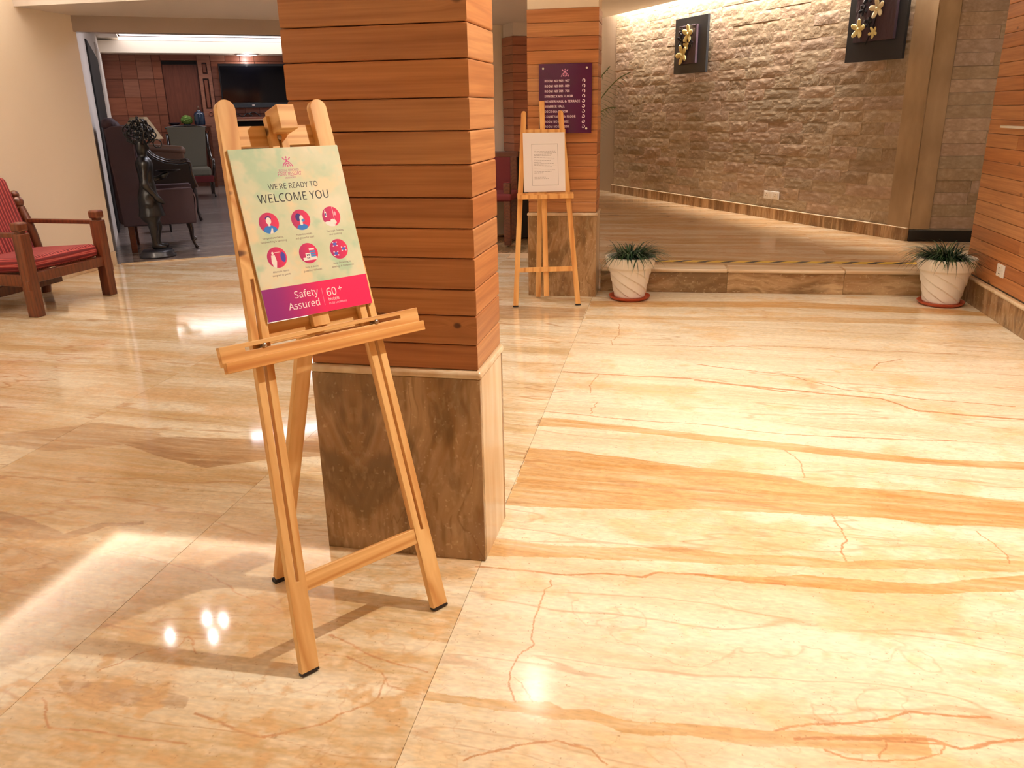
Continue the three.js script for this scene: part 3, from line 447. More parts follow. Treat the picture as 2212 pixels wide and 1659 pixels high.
T.poster = drawn(1000, 1414, (g) => {
  const img = g.createImageData(1000, 1414);
  for (let y = 0, o = 0; y < 1414; y++) for (let x = 0; x < 1000; x++, o += 4) {
    const a = fbm(x / 260 + 3, y / 260, 4), b = fbm(x / 200 + 40, y / 170 + 9, 4);
    let c = mixc([232, 228, 198], [202, 216, 180], clamp(0.35 + 1.1 * a)); c = mixc(c, [178, 212, 178], smooth(0.12, 0.5, b) * 0.8); c = mixc(c, [242, 220, 178], smooth(0.05, 0.5, -b) * 0.8);
    if (y > 1146) c = mixc([150, 38, 132], [244, 30, 98], smooth(0.05, 0.62, x / 1000)); [img.data[o], img.data[o + 1], img.data[o + 2]] = c; img.data[o + 3] = 255;
  }
  g.putImageData(img, 0, 0);
  emblem(g, 489, 118, 1.05, '#d23a86'); g.textAlign = 'center'; const txt = (s, x, y, px, col, f = 'sans-serif', wmax) => { g.font = px + 'px ' + f; g.fillStyle = col; g.fillText(s, x, y, wmax); };
  txt('ROYAL ORCHID', 489, 201, 27, '#a2507a'); txt('FORT RESORT', 489, 236, 42, '#c23478', 'sans-serif', 218); txt('MUSSOORIE', 489, 260, 18, '#a2507a');
  txt('WE’RE READY TO', 499, 341, 62, '#1c1a1c', 'sans-serif', 536); txt('WELCOME YOU', 486, 447, 96, '#141214', 'sans-serif', 706);
  const C = [[204, 612], [494, 612], [787, 612], [204, 899], [494, 899], [788, 898]];
  for (const [x, y] of C) { const gr = g.createLinearGradient(x - 88, y, x + 88, y); gr.addColorStop(0, '#b52468'); gr.addColorStop(1, '#f02c5e'); g.fillStyle = gr; g.beginPath(); g.arc(x, y, 87, 0, 7); g.fill(); }
  const clip = (i, f) => { g.save(); g.beginPath(); g.arc(C[i][0], C[i][1], 87, 0, 7); g.clip(); g.translate(...C[i]); f(); g.restore(); };
  const el = (x, y, a, b, c, r = 0) => { g.fillStyle = c; g.beginPath(); g.ellipse(x, y, a, b, r, 0, 7); g.fill(); };
  clip(0, () => { el(0, 75, 66, 55, '#2f7fd8'); el(0, -40, 26, 18, '#3a2a86'); el(0, -18, 23, 30, '#f6efe8'); g.fillStyle = '#f6efe8'; g.fillRect(-9, 4, 18, 22); g.beginPath(); g.moveTo(-10, 90); g.lineTo(14, 40); g.lineTo(24, 46); g.lineTo(20, 90); g.fill(); });
  clip(1, () => { el(4, 78, 54, 42, '#2f7fd8'); el(-18, -22, 27, 34, '#342a82'); el(8, -8, 18, 30, '#f6efe8'); g.fillStyle = '#f6efe8'; g.fillRect(-12, 4, 24, 40); el(20, 6, 15, 13, '#3e90d8'); });
  clip(2, () => { g.fillStyle = '#f6efe8'; g.fillRect(-60, -46, 18, 46); g.fillRect(-56, -58, 8, 14); g.fillRect(22, -90, 4, 190); el(40, -24, 10, 18, '#f3b4c2'); g.fillStyle = '#3a4aa8'; g.fillRect(-56, -34, 10, 22); el(-42, 78, 62, 40, '#f6efe8'); el(12, 44, 30, 20, '#f6efe8', 0.5); });
  clip(3, () => { el(-32, -38, 10, 13, '#f6efe8'); g.fillStyle = '#f6efe8'; g.beginPath(); g.moveTo(-48, -22); g.lineTo(-16, -22); g.lineTo(-8, 34); g.lineTo(-22, 90); g.lineTo(-42, 90); g.lineTo(-56, 34); g.fill(); g.fillRect(-14, -44, 46, 4); el(54, 2, 22, 42, '#4a48b8'); });
  clip(4, () => { g.fillStyle = '#3f9ae0'; for (let k = 0; k < 4; k++) g.fillRect(12, -18 + k * 20, 52, 14); g.fillStyle = '#f6efe8'; g.fillRect(10, -40, 50, 16); g.fillRect(-30, -2, 48, 62); g.fillRect(-58, 34, 128, 26); g.fillStyle = '#3a2a5a'; for (const [x, y] of [[-20, 8], [-4, 8], [-20, 32], [-4, 32]]) g.fillRect(x, y, 9, 14); });
  clip(5, () => { for (const [x, y] of [[-28, -46], [48, 2], [-34, 36]]) { g.fillStyle = '#4a62c8'; g.fillRect(x - 17, y - 12, 34, 24); g.fillStyle = '#e8e2f0'; for (const [a, b] of [[-24, -20], [12, -20], [-24, 10], [12, 10]]) g.fillRect(x + a, y + b, 13, 10); } });
  const cap = [['Temperature checks,', 'hand washing & sanitizing', 209, 742], ['Protective masks', 'and gloves for Staff', 494, 742], ['Thorough cleaning', 'and sanitizing', 791, 742], ['Alternate rooms', 'assigned to guests', 211, 1023], ['Food & drinks', 'guidelines followed', 498, 1023], ['Social Distancing for', 'Meetings & Conferences', 793, 1023]];
  for (const [a, b, x, y] of cap) { txt(a, x, y, 20, '#5a3f36'); txt(b, x, y + 30, 20, '#5a3f36'); }
  g.textAlign = 'right'; txt('Safety', 500, 1258, 82, '#fff4f2', 'bold sans-serif'); txt('Assured', 500, 1348, 82, '#fff4f2', 'bold sans-serif');
  g.fillStyle = '#f7a8c4'; g.fillRect(536, 1206, 3, 152); g.textAlign = 'left'; txt('60', 572, 1284, 94, '#fff4f2', 'bold sans-serif'); txt('+', 690, 1262, 78, '#fff4f2', 'bold sans-serif'); txt('Hotels', 580, 1326, 38, '#fff4f2', 'bold sans-serif'); txt('in 38 Locations', 578, 1358, 26, '#ffd8e2');
});
T.directory = drawn(740, 920, (g) => {
  g.fillStyle = '#4e1a45'; g.fillRect(0, 0, 740, 920); emblem(g, 366, 118, 1.25, '#e8a4d0');
  const rows = ['ROOM NO 901- 907', 'ROOM NO 801- 809', 'ROOM NO 701- 708', 'SUNDECK 6th FLOOR', 'WINTER HALL & TERRACE', 'SUMMER HALL', 'DECK 6th FLOOR', 'COURTYARD 5th FLOOR', 'ROOM NO 601- 602', 'ROOM NO 501- 508'], wd = [355, 355, 355, 400, 500, 285, 330, 440, 340, 345];
  rows.forEach((s, i) => {
    const y = 238 + i * 67.5; g.fillStyle = '#f0dcec'; g.font = 'bold 42px sans-serif'; g.textAlign = 'left'; g.fillText(s, 78, y, wd[i]);
    g.save(); g.translate(628, y - 16); if (i > 3) g.rotate(Math.PI / 2); g.strokeStyle = g.fillStyle = '#f6e6f2'; g.lineWidth = 9; g.beginPath(); g.lineWidth = 10; g.arc(0, 0, 17, Math.PI * 0.72, Math.PI * 2.2); g.stroke(); g.beginPath(); g.moveTo(2, 8); g.lineTo(26, 10); g.lineTo(10, 26); g.fill(); g.restore();
  });
});
T.notice = drawn(700, 960, (g) => {
  g.fillStyle = '#f6f0f0'; g.fillRect(0, 0, 700, 960); g.strokeStyle = '#3c3038'; g.lineWidth = 4; g.strokeRect(142, 185, 440, 670); g.fillStyle = '#77696e';
  [[272, 90], [298, 360], [322, 380], [346, 300], [370, 290], [398, 340], [424, 350], [448, 280], [474, 120], [502, 330], [526, 380], [550, 300], [574, 110], [604, 350], [628, 300], [652, 150], [720, 190], [744, 240]].forEach(([y, w]) => { for (let x = 180, k = 0; x < 180 + w; k++) { const l = Math.min(14 + (k * 37 + y) % 34, 180 + w - x); g.fillRect(x, y, l, 4); x += l + 8; } });
});
M.poster = std({ map: T.poster, roughness: 0.5 }); M.directory = phy({ map: T.directory, roughness: 0.12, clearcoat: 0.6, clearcoatRoughness: 0.05 }); M.notice = std({ map: T.notice, roughness: 0.6 });
M.acrylic = phy({ color: 0x4e1a45, roughness: 0.12, clearcoat: 0.6 }); M.foam = std({ color: 0xeadfc6, roughness: 0.7 });

// ---------------------------------------------------------------- easels
// pieces are laid out in the leaning plane (t across, u up the slope, n out of it) and turned into the easel's own axes
function easelFrame(theta) { const m = new THREE.Matrix4().makeRotationX(-theta); return (g) => g.applyMatrix4(m); }
{
  const th = 16 * Math.PI / 180, F = easelFrame(th), turn = Math.atan2(0.795, 0.607);
  const t = thing('easel', 'large pine easel in the foreground that holds the welcome poster', 'easel', V(-0.685, 0, -1.678), turn);
  const P = (nm, g, m = M.pine, par = t) => mesh(nm, F(g), m, par);
  const leg = (x0, x1, su0, su1) => {                                                // slotted board with a rounded head
    const top = 1.393, w = 0.0232, dx = (x1 - x0) / top, X = (u) => x0 + dx * u, s = new THREE.Shape();
    s.moveTo(X(0.012) - w, 0.012); s.lineTo(X(0.012) + w, 0.012); s.lineTo(X(top - w) + w, top - w); s.absarc(X(top - w), top - w, w, 0, Math.PI, false); s.lineTo(X(0.012) - w, 0.012);
    const h = new THREE.Path(); h.moveTo(X(su0) - 0.004, su0); h.lineTo(X(su1) - 0.004, su1); h.lineTo(X(su1) + 0.004, su1); h.lineTo(X(su0) + 0.004, su0); s.holes.push(h);
    const g = extr(s, 0.018, 0.0015, 10).translate(0, 0, -0.0195); metric(g, 1.1, 0.55, rnd() * 2, rnd() * 2, true); const o = P('leg', g);
    const f = extr(poly([[X(0) - w, 0.0055], [X(0) + w, 0.0055], [X(0.014) + w - 0.0005, 0.014], [X(0.014) - w + 0.0005, 0.014]]), 0.0195).translate(0, 0, -0.02); P('foot_pad', f, M.rubber, o);
    return o;
  };
  leg(-0.2, -0.073, 0.233, 0.97); leg(0.2, 0.168, 0.234, 1.174);
  const bar = (w, h, d, x, y, z, r = 0.002) => metric(rbox(w, h, d, r, x, y, z), 0.55, 1.1, rnd() * 2, rnd() * 2);
  P('crossbar', bar(0.35, 0.042, 0.016, 0.012, 0.222, -0.0105));
  P('top_rail', bar(0.27, 0.05, 0.016, 0.045, 1.31, -0.029)); P('lower_rail', bar(0.33, 0.05, 0.016, 0.04, 0.835, -0.029));
  { const s = poly([[0.02, 0.83], [0.066, 0.83], [0.066, 1.352], [0.02, 1.352]], [[[0.0395, 1.0], [0.0465, 1.0], [0.0465, 1.305], [0.0395, 1.305]]]); P('mast', metric(extr(s, 0.018, 0.001).translate(0, 0, -0.0195), 1.1, 0.55, 0.3, 0.7, true)); }
  P('mast_block', bar(0.046, 0.058, 0.067, 0.052, 1.338, 0.0135)); P('bolt', new THREE.SphereGeometry(0.006, 14, 10).scale(1, 1, 0.5).translate(0.043, 1.3, 0.001), M.steel);
  P('bolt', new THREE.CylinderGeometry(0.0028, 0.0028, 0.03, 10).rotateX(Math.PI / 2).translate(0.043, 1.3, -0.012), M.steel);
  { // ledge: slotted back plate, front lip, two bolts
    const s = poly([[-0.236, 0.779], [0.32, 0.779], [0.32, 0.826], [-0.236, 0.826]], [[[-0.175, 0.806], [0.262, 0.806], [0.262, 0.815], [-0.175, 0.815]]]);
    const o = P('ledge', metric(extr(s, 0.016, 0.001).translate(0, 0, 0.0005), 0.55, 1.1, 0.1, 0.3)); P('ledge_lip', bar(0.556, 0.026, 0.02, 0.042, 0.776, 0.0275), M.pinePale, o);
    for (const x of [-0.127, 0.187]) { P('bolt', join(new THREE.SphereGeometry(0.0065, 14, 10).scale(1, 1, 0.6).translate(x, 0.8105, 0.018), new THREE.CylinderGeometry(0.003, 0.003, 0.045, 10).rotateX(Math.PI / 2).translate(x, 0.8105, -0.002)), M.steel, o); }
  }
  // rear leg: a board from the lower rail down to the floor behind; worked in the easel's own axes
  const lo = new THREE.Vector3(-1.074, 0, -1.905).sub(t.position).applyAxisAngle(V(0, 1, 0), -turn), hi = V(0.028, 0.835 * Math.cos(th) + 0.0, -0.835 * Math.sin(th) - 0.052);
  const d = hi.clone().sub(lo), len = d.length(), yx = d.clone().normalize(), xx = V(1, 0, 0).addScaledVector(yx, -yx.x).normalize(), zx = xx.clone().cross(yx);
  const rg = metric(rbox(0.044, len - 0.02, 0.02, 0.002, 0, len / 2 + 0.006, 0), 1.1, 0.55, 0.4, 0.9, true).applyMatrix4(new THREE.Matrix4().makeBasis(xx, yx, zx).setPosition(lo)); 
  const rl = mesh('rear_leg', rg, M.pine, t); mesh('foot_pad', rbox(0.045, 0.012, 0.022, 0.001, lo.x, 0.006, lo.z), M.rubber, rl);
  mesh('hinge', rbox(0.05, 0.03, 0.03, 0.003, hi.x, hi.y - 0.01, hi.z + 0.012), M.steel, t);
  const po = thing('welcome_poster', 'welcome poster with six round pink icons and a magenta Safety Assured band', 'poster', t.position, turn);
  mesh('board', F(rbox(0.293, 0.413, 0.005, 0.0008, 0.0475, 1.0675, 0.0035)), M.foam, po); mesh('print', F(face(0.2925, 0.4125, 0, 0.0475, 1.0675, 0.0064)), M.poster, po);
}
{
  const th = 10 * Math.PI / 180, F = easelFrame(th), turn = Math.atan2(0.239, 0.971), W = 0.017;
  const t = thing('easel', 'smaller slim pine easel with a white notice standing before the far pillar', 'easel', V(-0.797, 0, -5.477), turn);
  const P = (nm, g, m = M.pinePale, par = t) => mesh(nm, F(metric(g, 1.1, 0.6, rnd() * 2, rnd() * 2, true)), m, par);
  const leg = (x0, x1, top) => { const X = (u) => x0 + (x1 - x0) * u / top, s = new THREE.Shape(); s.moveTo(X(0) - W, 0.008); s.lineTo(X(0) + W, 0.008); s.lineTo(X(top - W) + W, top - W); s.absarc(X(top - W), top - W, W, 0, Math.PI, false); const o = P('leg', extr(s, 0.02, 0.0015, 8).translate(0, 0, -0.0215)); P('foot_pad', rbox(0.037, 0.01, 0.023, 0.001, X(0), 0.008, -0.011), M.rubber, o); };
  leg(-0.22, -0.13, 1.322); leg(0.22, 0.118, 1.322);
  P('mast', extr(poly([[-0.017, 0.07], [0.017, 0.07], [0.012, 1.39], [-0.022, 1.39]]), 0.018, 0.0015).translate(0, 0, -0.041));
  P('top_rail', rbox(0.3, 0.034, 0.018, 0.002, 0.0, 1.185, -0.011)); P('crossbar', rbox(0.4, 0.034, 0.018, 0.002, 0, 0.258, -0.011));
  const l = P('ledge', rbox(0.385, 0.03, 0.016, 0.002, 0.002, 0.763, 0.008)); P('ledge_lip', rbox(0.385, 0.03, 0.022, 0.003, 0.002, 0.75, 0.03), M.pinePale, l);
  const lo = new THREE.Vector3(-0.901, 0, -5.735).sub(t.position).applyAxisAngle(V(0, 1, 0), -turn), hi = V(-0.012, 1.15 * Math.cos(th), -1.15 * Math.sin(th) - 0.05), d = hi.clone().sub(lo), len = d.length(), yx = d.normalize(), xx = V(1, 0, 0).addScaledVector(yx, -yx.x).normalize(), zx = xx.clone().cross(yx);
  mesh('rear_leg', metric(rbox(0.034, len - 0.01, 0.02, 0.002, 0, len / 2 + 0.005, 0), 1.1, 0.6, 0.2, 0.4, true).applyMatrix4(new THREE.Matrix4().makeBasis(xx, yx, zx).setPosition(lo)), M.pine, t);
  const n = thing('notice_sheet', 'white framed notice of small grey lines on the slim far easel', 'notice', t.position, turn);
  mesh('board', F(rbox(0.285, 0.392, 0.004, 0.0008, 0.0, 0.982, 0.0035)), M.white, n); mesh('print', F(face(0.284, 0.391, 0, 0.0, 0.982, 0.0059)), M.notice, n);
}
{ // purple directory on the far pillar
  const a = V(-0.985, 0, -5.815), turn = 0.006, t = thing('directory_sign', 'purple room directory with white lettering and arrows on the far timber pillar', 'sign', a, turn);
  const x0 = 0.09, x1 = 0.452, y0 = 1.152, y1 = 1.601, cx = (x0 + x1) / 2, cy = (y0 + y1) / 2;
  mesh('panel', rbox(x1 - x0, y1 - y0, 0.006, 0.001, cx, cy, 0.018), M.acrylic, t); mesh('print', face(x1 - x0 - 0.001, y1 - y0 - 0.001, 0, cx, cy, 0.0214), M.directory, t);
  for (const x of [x0 + 0.03, x1 - 0.035]) for (const y of [y0 + 0.03, y1 - 0.03]) mesh('standoff', new THREE.CylinderGeometry(0.007, 0.007, 0.03, 16).rotateX(Math.PI / 2).translate(x, y, 0.01), M.white, t);
}
// ---------------------------------------------------------------- potted grass
function swirlPot() {
  const prof = [[0.0, 0], [0.104, 0], [0.112, 0.012], [0.118, 0.05], [0.13, 0.11], [0.142, 0.165], [0.15, 0.205], [0.152, 0.215], [0.162, 0.218], [0.166, 0.222], [0.175, 0.262], [0.178, 0.285], [0.18, 0.291], [0.176, 0.297], [0.168, 0.297], [0.163, 0.291], [0.16, 0.262], [0.155, 0.24]];
  const fine = []; for (let i = 0; i + 1 < prof.length; i++) { const n = prof[i + 1][1] - prof[i][1] > 0.03 ? 10 : 1; for (let k = 0; k < n; k++) fine.push([lerp(prof[i][0], prof[i + 1][0], k / n), lerp(prof[i][1], prof[i + 1][1], k / n)]); } fine.push(prof[prof.length - 1]);
  const g = lathe(fine, 144), p = g.attributes.position;
  for (let i = 0; i < p.count; i++) { const x = p.getX(i), y = p.getY(i), z = p.getZ(i), r = Math.hypot(x, z); if (y > 0.006 && y < 0.213 && r > 0.1) { const a = Math.atan2(z, x) / (2 * Math.PI) * 7 - y * 14 + 40, f = a - Math.floor(a), k = 1 + (0.062 * f - 0.04) * smooth(0.006, 0.03, y) * smooth(0.213, 0.19, y); p.setX(i, x * k); p.setZ(i, z * k); } }
  g.computeVertexNormals(); return g;
}
function blade(len, w, bend, a, r0, up, tw) {                                          // arched grass leaf, folded along its middle
  const n = 7, pos = [], idx = [];
  for (let i = 0; i <= n; i++) { const q = i / n, ang = up - bend * q, x = r0 + len * (q * Math.cos(up - bend * q * 0.5)), y = len * q * Math.sin(up - bend * q * 0.5), ww = w * (1 - Math.pow(q, 2.2)) * (0.55 + 0.9 * Math.min(q * 3, 1) * 0.5); for (const [s, lift] of [[-1, 0.25], [0, 0], [1, 0.25]]) pos.push(x - Math.sin(ang) * 0, y + lift * ww, s * ww + tw * q * q * len); }
  for (let i = 0; i < n; i++) for (let k = 0; k < 2; k++) { const b = i * 3 + k; idx.push(b, b + 1, b + 3, b + 1, b + 4, b + 3); }
  const g = new THREE.BufferGeometry(); g.setAttribute('position', new THREE.Float32BufferAttribute(pos, 3)); g.setAttribute('uv', new THREE.Float32BufferAttribute(new Float32Array(pos.length / 3 * 2), 2)); g.setIndex(idx); g.rotateY(a); g.computeVertexNormals(); return g;
}
{
  const potG = swirlPot(), soilG = lathe([[0.0001, 0.256], [0.08, 0.259], [0.1605, 0.252]], 36);
  const plant = (name, label, x, z, turn, n) => {
    const t = thing(name, label, 'potted plant', V(x, 0.014, z), turn, 'swirl pots by the step');
    mesh('pot', potG, M.pot, t); mesh('soil', soilG, M.soil, t);
    if (x > 1) t.scale.setScalar(1.04);
    const bl = [[], []]; for (let i = 0; i < n; i++) { const a = rnd() * 6.283, r = Math.sqrt(rnd()) * 0.1, L = rr(0.15, 0.265), up = rr(1.15, 1.6) - r * 2.0, g = blade(L, rr(0.003, 0.0052), rr(1.5, 2.7), 0, 0, Math.max(up, 0.45), rr(-0.25, 0.25)); g.rotateY(a + rr(-0.5, 0.5)); g.translate(Math.cos(a) * r, 0.258, -Math.sin(a) * r); const q = g.attributes.position; let hit = false; for (let j = 0; j < q.count; j++) { const wx = x + 1.04 * (q.getX(j) * Math.cos(turn) + q.getZ(j) * Math.sin(turn)); if (wx > 2.075 || wx < -0.46) hit = true; } if (hit) continue; bl[i % 3 ? 0 : 1].push(g); }
    tag(mesh('foliage', join(...bl[0]), M.leafDark, t), null, null, null, 'stuff'); tag(mesh('foliage', join(...bl[1]), M.leaf, t), null, null, null, 'stuff');
    const s = thing('saucer', label.includes('far pillar') ? 'terracotta saucer under the swirl pot beside the far pillar' : 'terracotta saucer under the swirl pot beside the timber wall', 'saucer', V(x, 0, z), turn, 'terracotta saucers');
    mesh('dish', lathe([[0.0001, 0.002], [0.125, 0.002], [0.14, 0.012], [0.15, 0.026], [0.146, 0.027], [0.135, 0.016], [0.122, 0.0135], [0.0001, 0.0135]], 56), M.clay, s);
  };
  plant('potted_grass', 'white swirl pot of dark arching grass beside the far pillar', -0.24, -5.8, 0.4, 380);
  plant('potted_grass', 'white swirl pot of dark arching grass in the corner by the timber wall', 1.868, -5.85, 2.1, 380);
}
{ // palm whose frond tips show beside the far pillar
  const t = thing('potted_palm', 'palm behind the far pillar with only the tips of its fronds showing', 'palm', V(-0.82, 0, -6.75));
  mesh('pot', lathe([[0.0001, 0], [0.13, 0], [0.17, 0.3], [0.18, 0.32], [0.165, 0.32], [0.16, 0.29], [0.0001, 0.28]], 32), M.clay, t); mesh('trunk', tube([[0, 0.28, 0], [0.02, 0.6, 0], [0, 0.95, 0.01]], 0.022, 12, 8), M.dark, t);
  const frond = (a, up, L) => { const pts = []; for (let i = 0; i <= 6; i++) { const q = i / 6; pts.push([Math.cos(a) * L * q, 0.93 + up * q - 0.55 * L * q * q * q, -Math.sin(a) * L * q]); } const c = new THREE.CatmullRomCurve3(pts.map((p) => V(...p))), gs = [tube(pts, 0.004, 18, 5)]; for (let k = 4; k < 24; k++) for (const s of [-1, 1]) { const q = k / 24, o = c.getPointAt(q), g = blade(0.16 * Math.sin(Math.PI * (0.15 + 0.85 * q)) + 0.05, 0.004, 0.7, 0, 0, 0.05, 0); g.rotateY(a + s * 0.9); g.translate(o.x, o.y, o.z); gs.push(g); } mesh('frond', join(...gs), M.palm, t); };
  frond(0.05, 0.92, 0.5); frond(0.45, 0.62, 0.42); frond(-0.5, 0.9, 0.4); frond(1.6, 0.9, 0.45); frond(4.2, 0.8, 0.3); frond(5.0, 0.9, 0.35);
}
// ---------------------------------------------------------------- wall pieces
{
  const petal = (() => { const g = new THREE.SphereGeometry(1, 12, 8), p = g.attributes.position; for (let i = 0; i < p.count; i++) { const x = p.getX(i); p.setXYZ(i, 0.5 + x * 0.5, p.getY(i) * 0.27 * (0.75 + 0.45 * (x + 1) * 0.5), p.getZ(i) * 0.1 + 0.16 * (x + 1) * (x + 1) * 0.25); } g.computeVertexNormals(); return g; })();
  const gold = std({ color: 0xeadc98, metalness: 0.35, roughness: 0.4 }), goldW = std({ color: 0xe8dcb4, metalness: 0.35, roughness: 0.4 }), relief = std({ color: 0x43303a, roughness: 0.6, bumpMap: T.bumpStone, bumpScale: 0.006 }), panelM = std({ color: 0x25272a, roughness: 0.42 }), ink = std({ color: 0x1c1d26, roughness: 0.4, metalness: 0.4 });
  const art = (label, s0, s1, y0, y1, inner, flowers) => {
    const t = thing('wall_art', label, 'wall art', ST((s0 + s1) / 2, (y0 + y1) / 2, 0.02), RS), w = s1 - s0, h = y1 - y0;
    mesh('backing_board', rbox(w, h, 0.03, 0.002, 0, 0, 0.015), panelM, t); const [a, b, c, d] = inner, rel = mesh('relief_panel', metric(rbox((c - a) * w, (d - b) * h, 0.03, 0.004, ((a + c) / 2 - 0.5) * w, ((b + d) / 2 - 0.5) * h, 0.045), 3, 3), relief, t);
    for (const [x, y, r, a0, m] of flowers) { const f = [[gold, goldW, ink][m]]; const gs = []; for (let k = 0; k < 5; k++) gs.push(petal.clone().scale(r, r, r).rotateZ(a0 + k * 1.2566)); gs.push(new THREE.SphereGeometry(r * 0.16, 10, 8).translate(0, 0, r * 0.06)); const o = mesh('flower', join(...gs), f[0], t); o.position.set((x - 0.5) * w, (y - 0.5) * h, 0.064); }
    mesh('stem', tube([[-0.1 * w, -0.3 * h, 0.064], [0.02 * w, -0.05 * h, 0.066], [0.06 * w, 0.22 * h, 0.064]], 0.006, 16, 6), m0(ink), t);
  };
  const m0 = (x) => x;
  art('left of two dark flower panels on the stone wall, with two tall gilded blossoms', -1.716, -1.073, 1.69, 2.296, [0.18, 0.17, 0.74, 0.85], [[0.5, 0.7, 0.105, 0.25, 0], [0.34, 0.34, 0.115, 0.7, 0], [0.46, 0.5, 0.06, 1.6, 0], [0.28, 0.6, 0.075, 0.2, 2], [0.28, 0.75, 0.05, 0.9, 2], [0.6, 0.52, 0.05, 0.4, 2]]);
  art('right of two dark flower panels on the stone wall, with four small scattered blossoms', 1.061, 1.7, 1.664, 2.33, [0.16, 0.24, 0.86, 0.92], [[0.55, 0.62, 0.085, 0.5, 1], [0.25, 0.4, 0.085, 0.2, 0], [0.52, 0.34, 0.052, 0.9, 0], [0.72, 0.86, 0.1, 0.1, 1], [0.5, 0.93, 0.06, 0.6, 1], [0.36, 0.78, 0.07, 0.4, 2], [0.3, 0.62, 0.05, 0.9, 2], [0.42, 0.46, 0.05, 1.4, 2]]);
  const o = thing('socket_plate', 'white double socket plate low on the stone wall', 'socket', ST(0.168, 0.42, -0.012), RS);
  mesh('plate', rbox(0.236, 0.08, 0.012, 0.003, 0, 0, 0.012), M.white, o); for (const x of [-0.07, 0.07]) { mesh('socket', rbox(0.06, 0.056, 0.003, 0.001, x, 0, 0.0185), M.pot, o); mesh('pin_holes', join(...[[-0.012, -0.01], [0.012, -0.01], [0, 0.012]].map(([a, b]) => new THREE.CylinderGeometry(0.0035, 0.0035, 0.002, 10).rotateX(Math.PI / 2).translate(x + a, b, 0.0204))), M.matBlack, o); } mesh('rocker', rbox(0.03, 0.05, 0.004, 0.001, 0, 0, 0.019), M.white, o);
  const s = thing('switch_plate', 'white upright socket plate on the timber wall beside the grass pot', 'socket', V(2.089, 0.297, -5.515), -Math.PI / 2);
  mesh('plate', rbox(0.11, 0.078, 0.01, 0.003, 0, 0, 0.005), M.white, s); for (const y of [-0.018, 0.018]) { mesh('socket', rbox(0.04, 0.028, 0.003, 0.001, 0, y, 0.011), M.pot, s); mesh('pin_holes', join(...[-0.008, 0.008].map((a) => new THREE.CylinderGeometry(0.003, 0.003, 0.002, 8).rotateX(Math.PI / 2).translate(a, y, 0.0128))), M.matBlack, s); }
  const sh = thing('wall_ledge', 'thin pale ledge on the timber wall at the right edge', 'shelf', V(2.07, 1.157, -5.4), 0); mesh('board', rbox(0.045, 0.014, 0.85, 0.003, 0, 0, 0), M.white, sh); mesh('bracket', rbox(0.03, 0.03, 0.012, 0.002, 0.004, -0.02, 0.1), M.white, sh);
}
{ // hazard tape along the step, printed stripes
  const tx = drawn(1024, 32, (g) => { g.fillStyle = '#d8b23c'; g.fillRect(0, 0, 1024, 32); g.fillStyle = '#221c14'; for (let k = 0; k < 13; k++) { const x = k * 79; g.beginPath(); g.moveTo(x, 32); g.lineTo(x + 30, 32); g.lineTo(x + 68, 0); g.lineTo(x + 38, 0); g.fill(); } });
  const t = tag(mesh('hazard_tape', metric(rbox(2.3, 0.0012, 0.075, 0.0004, 1.33, 0, 0), 1, 1), std({ map: tx, roughness: 0.5 })), 'yellow and black striped tape along the top of the step', 'tape');
  const p = t.geometry.attributes.position, uv = t.geometry.attributes.uv; for (let i = 0; i < p.count; i++) uv.setXY(i, (p.getX(i) - 0.18) / 2.3, 0.5 - p.getZ(i) / 0.075); t.position.set(-0.47, STEP + 0.0008, -6.335); t.rotation.y = 0.0353;
}
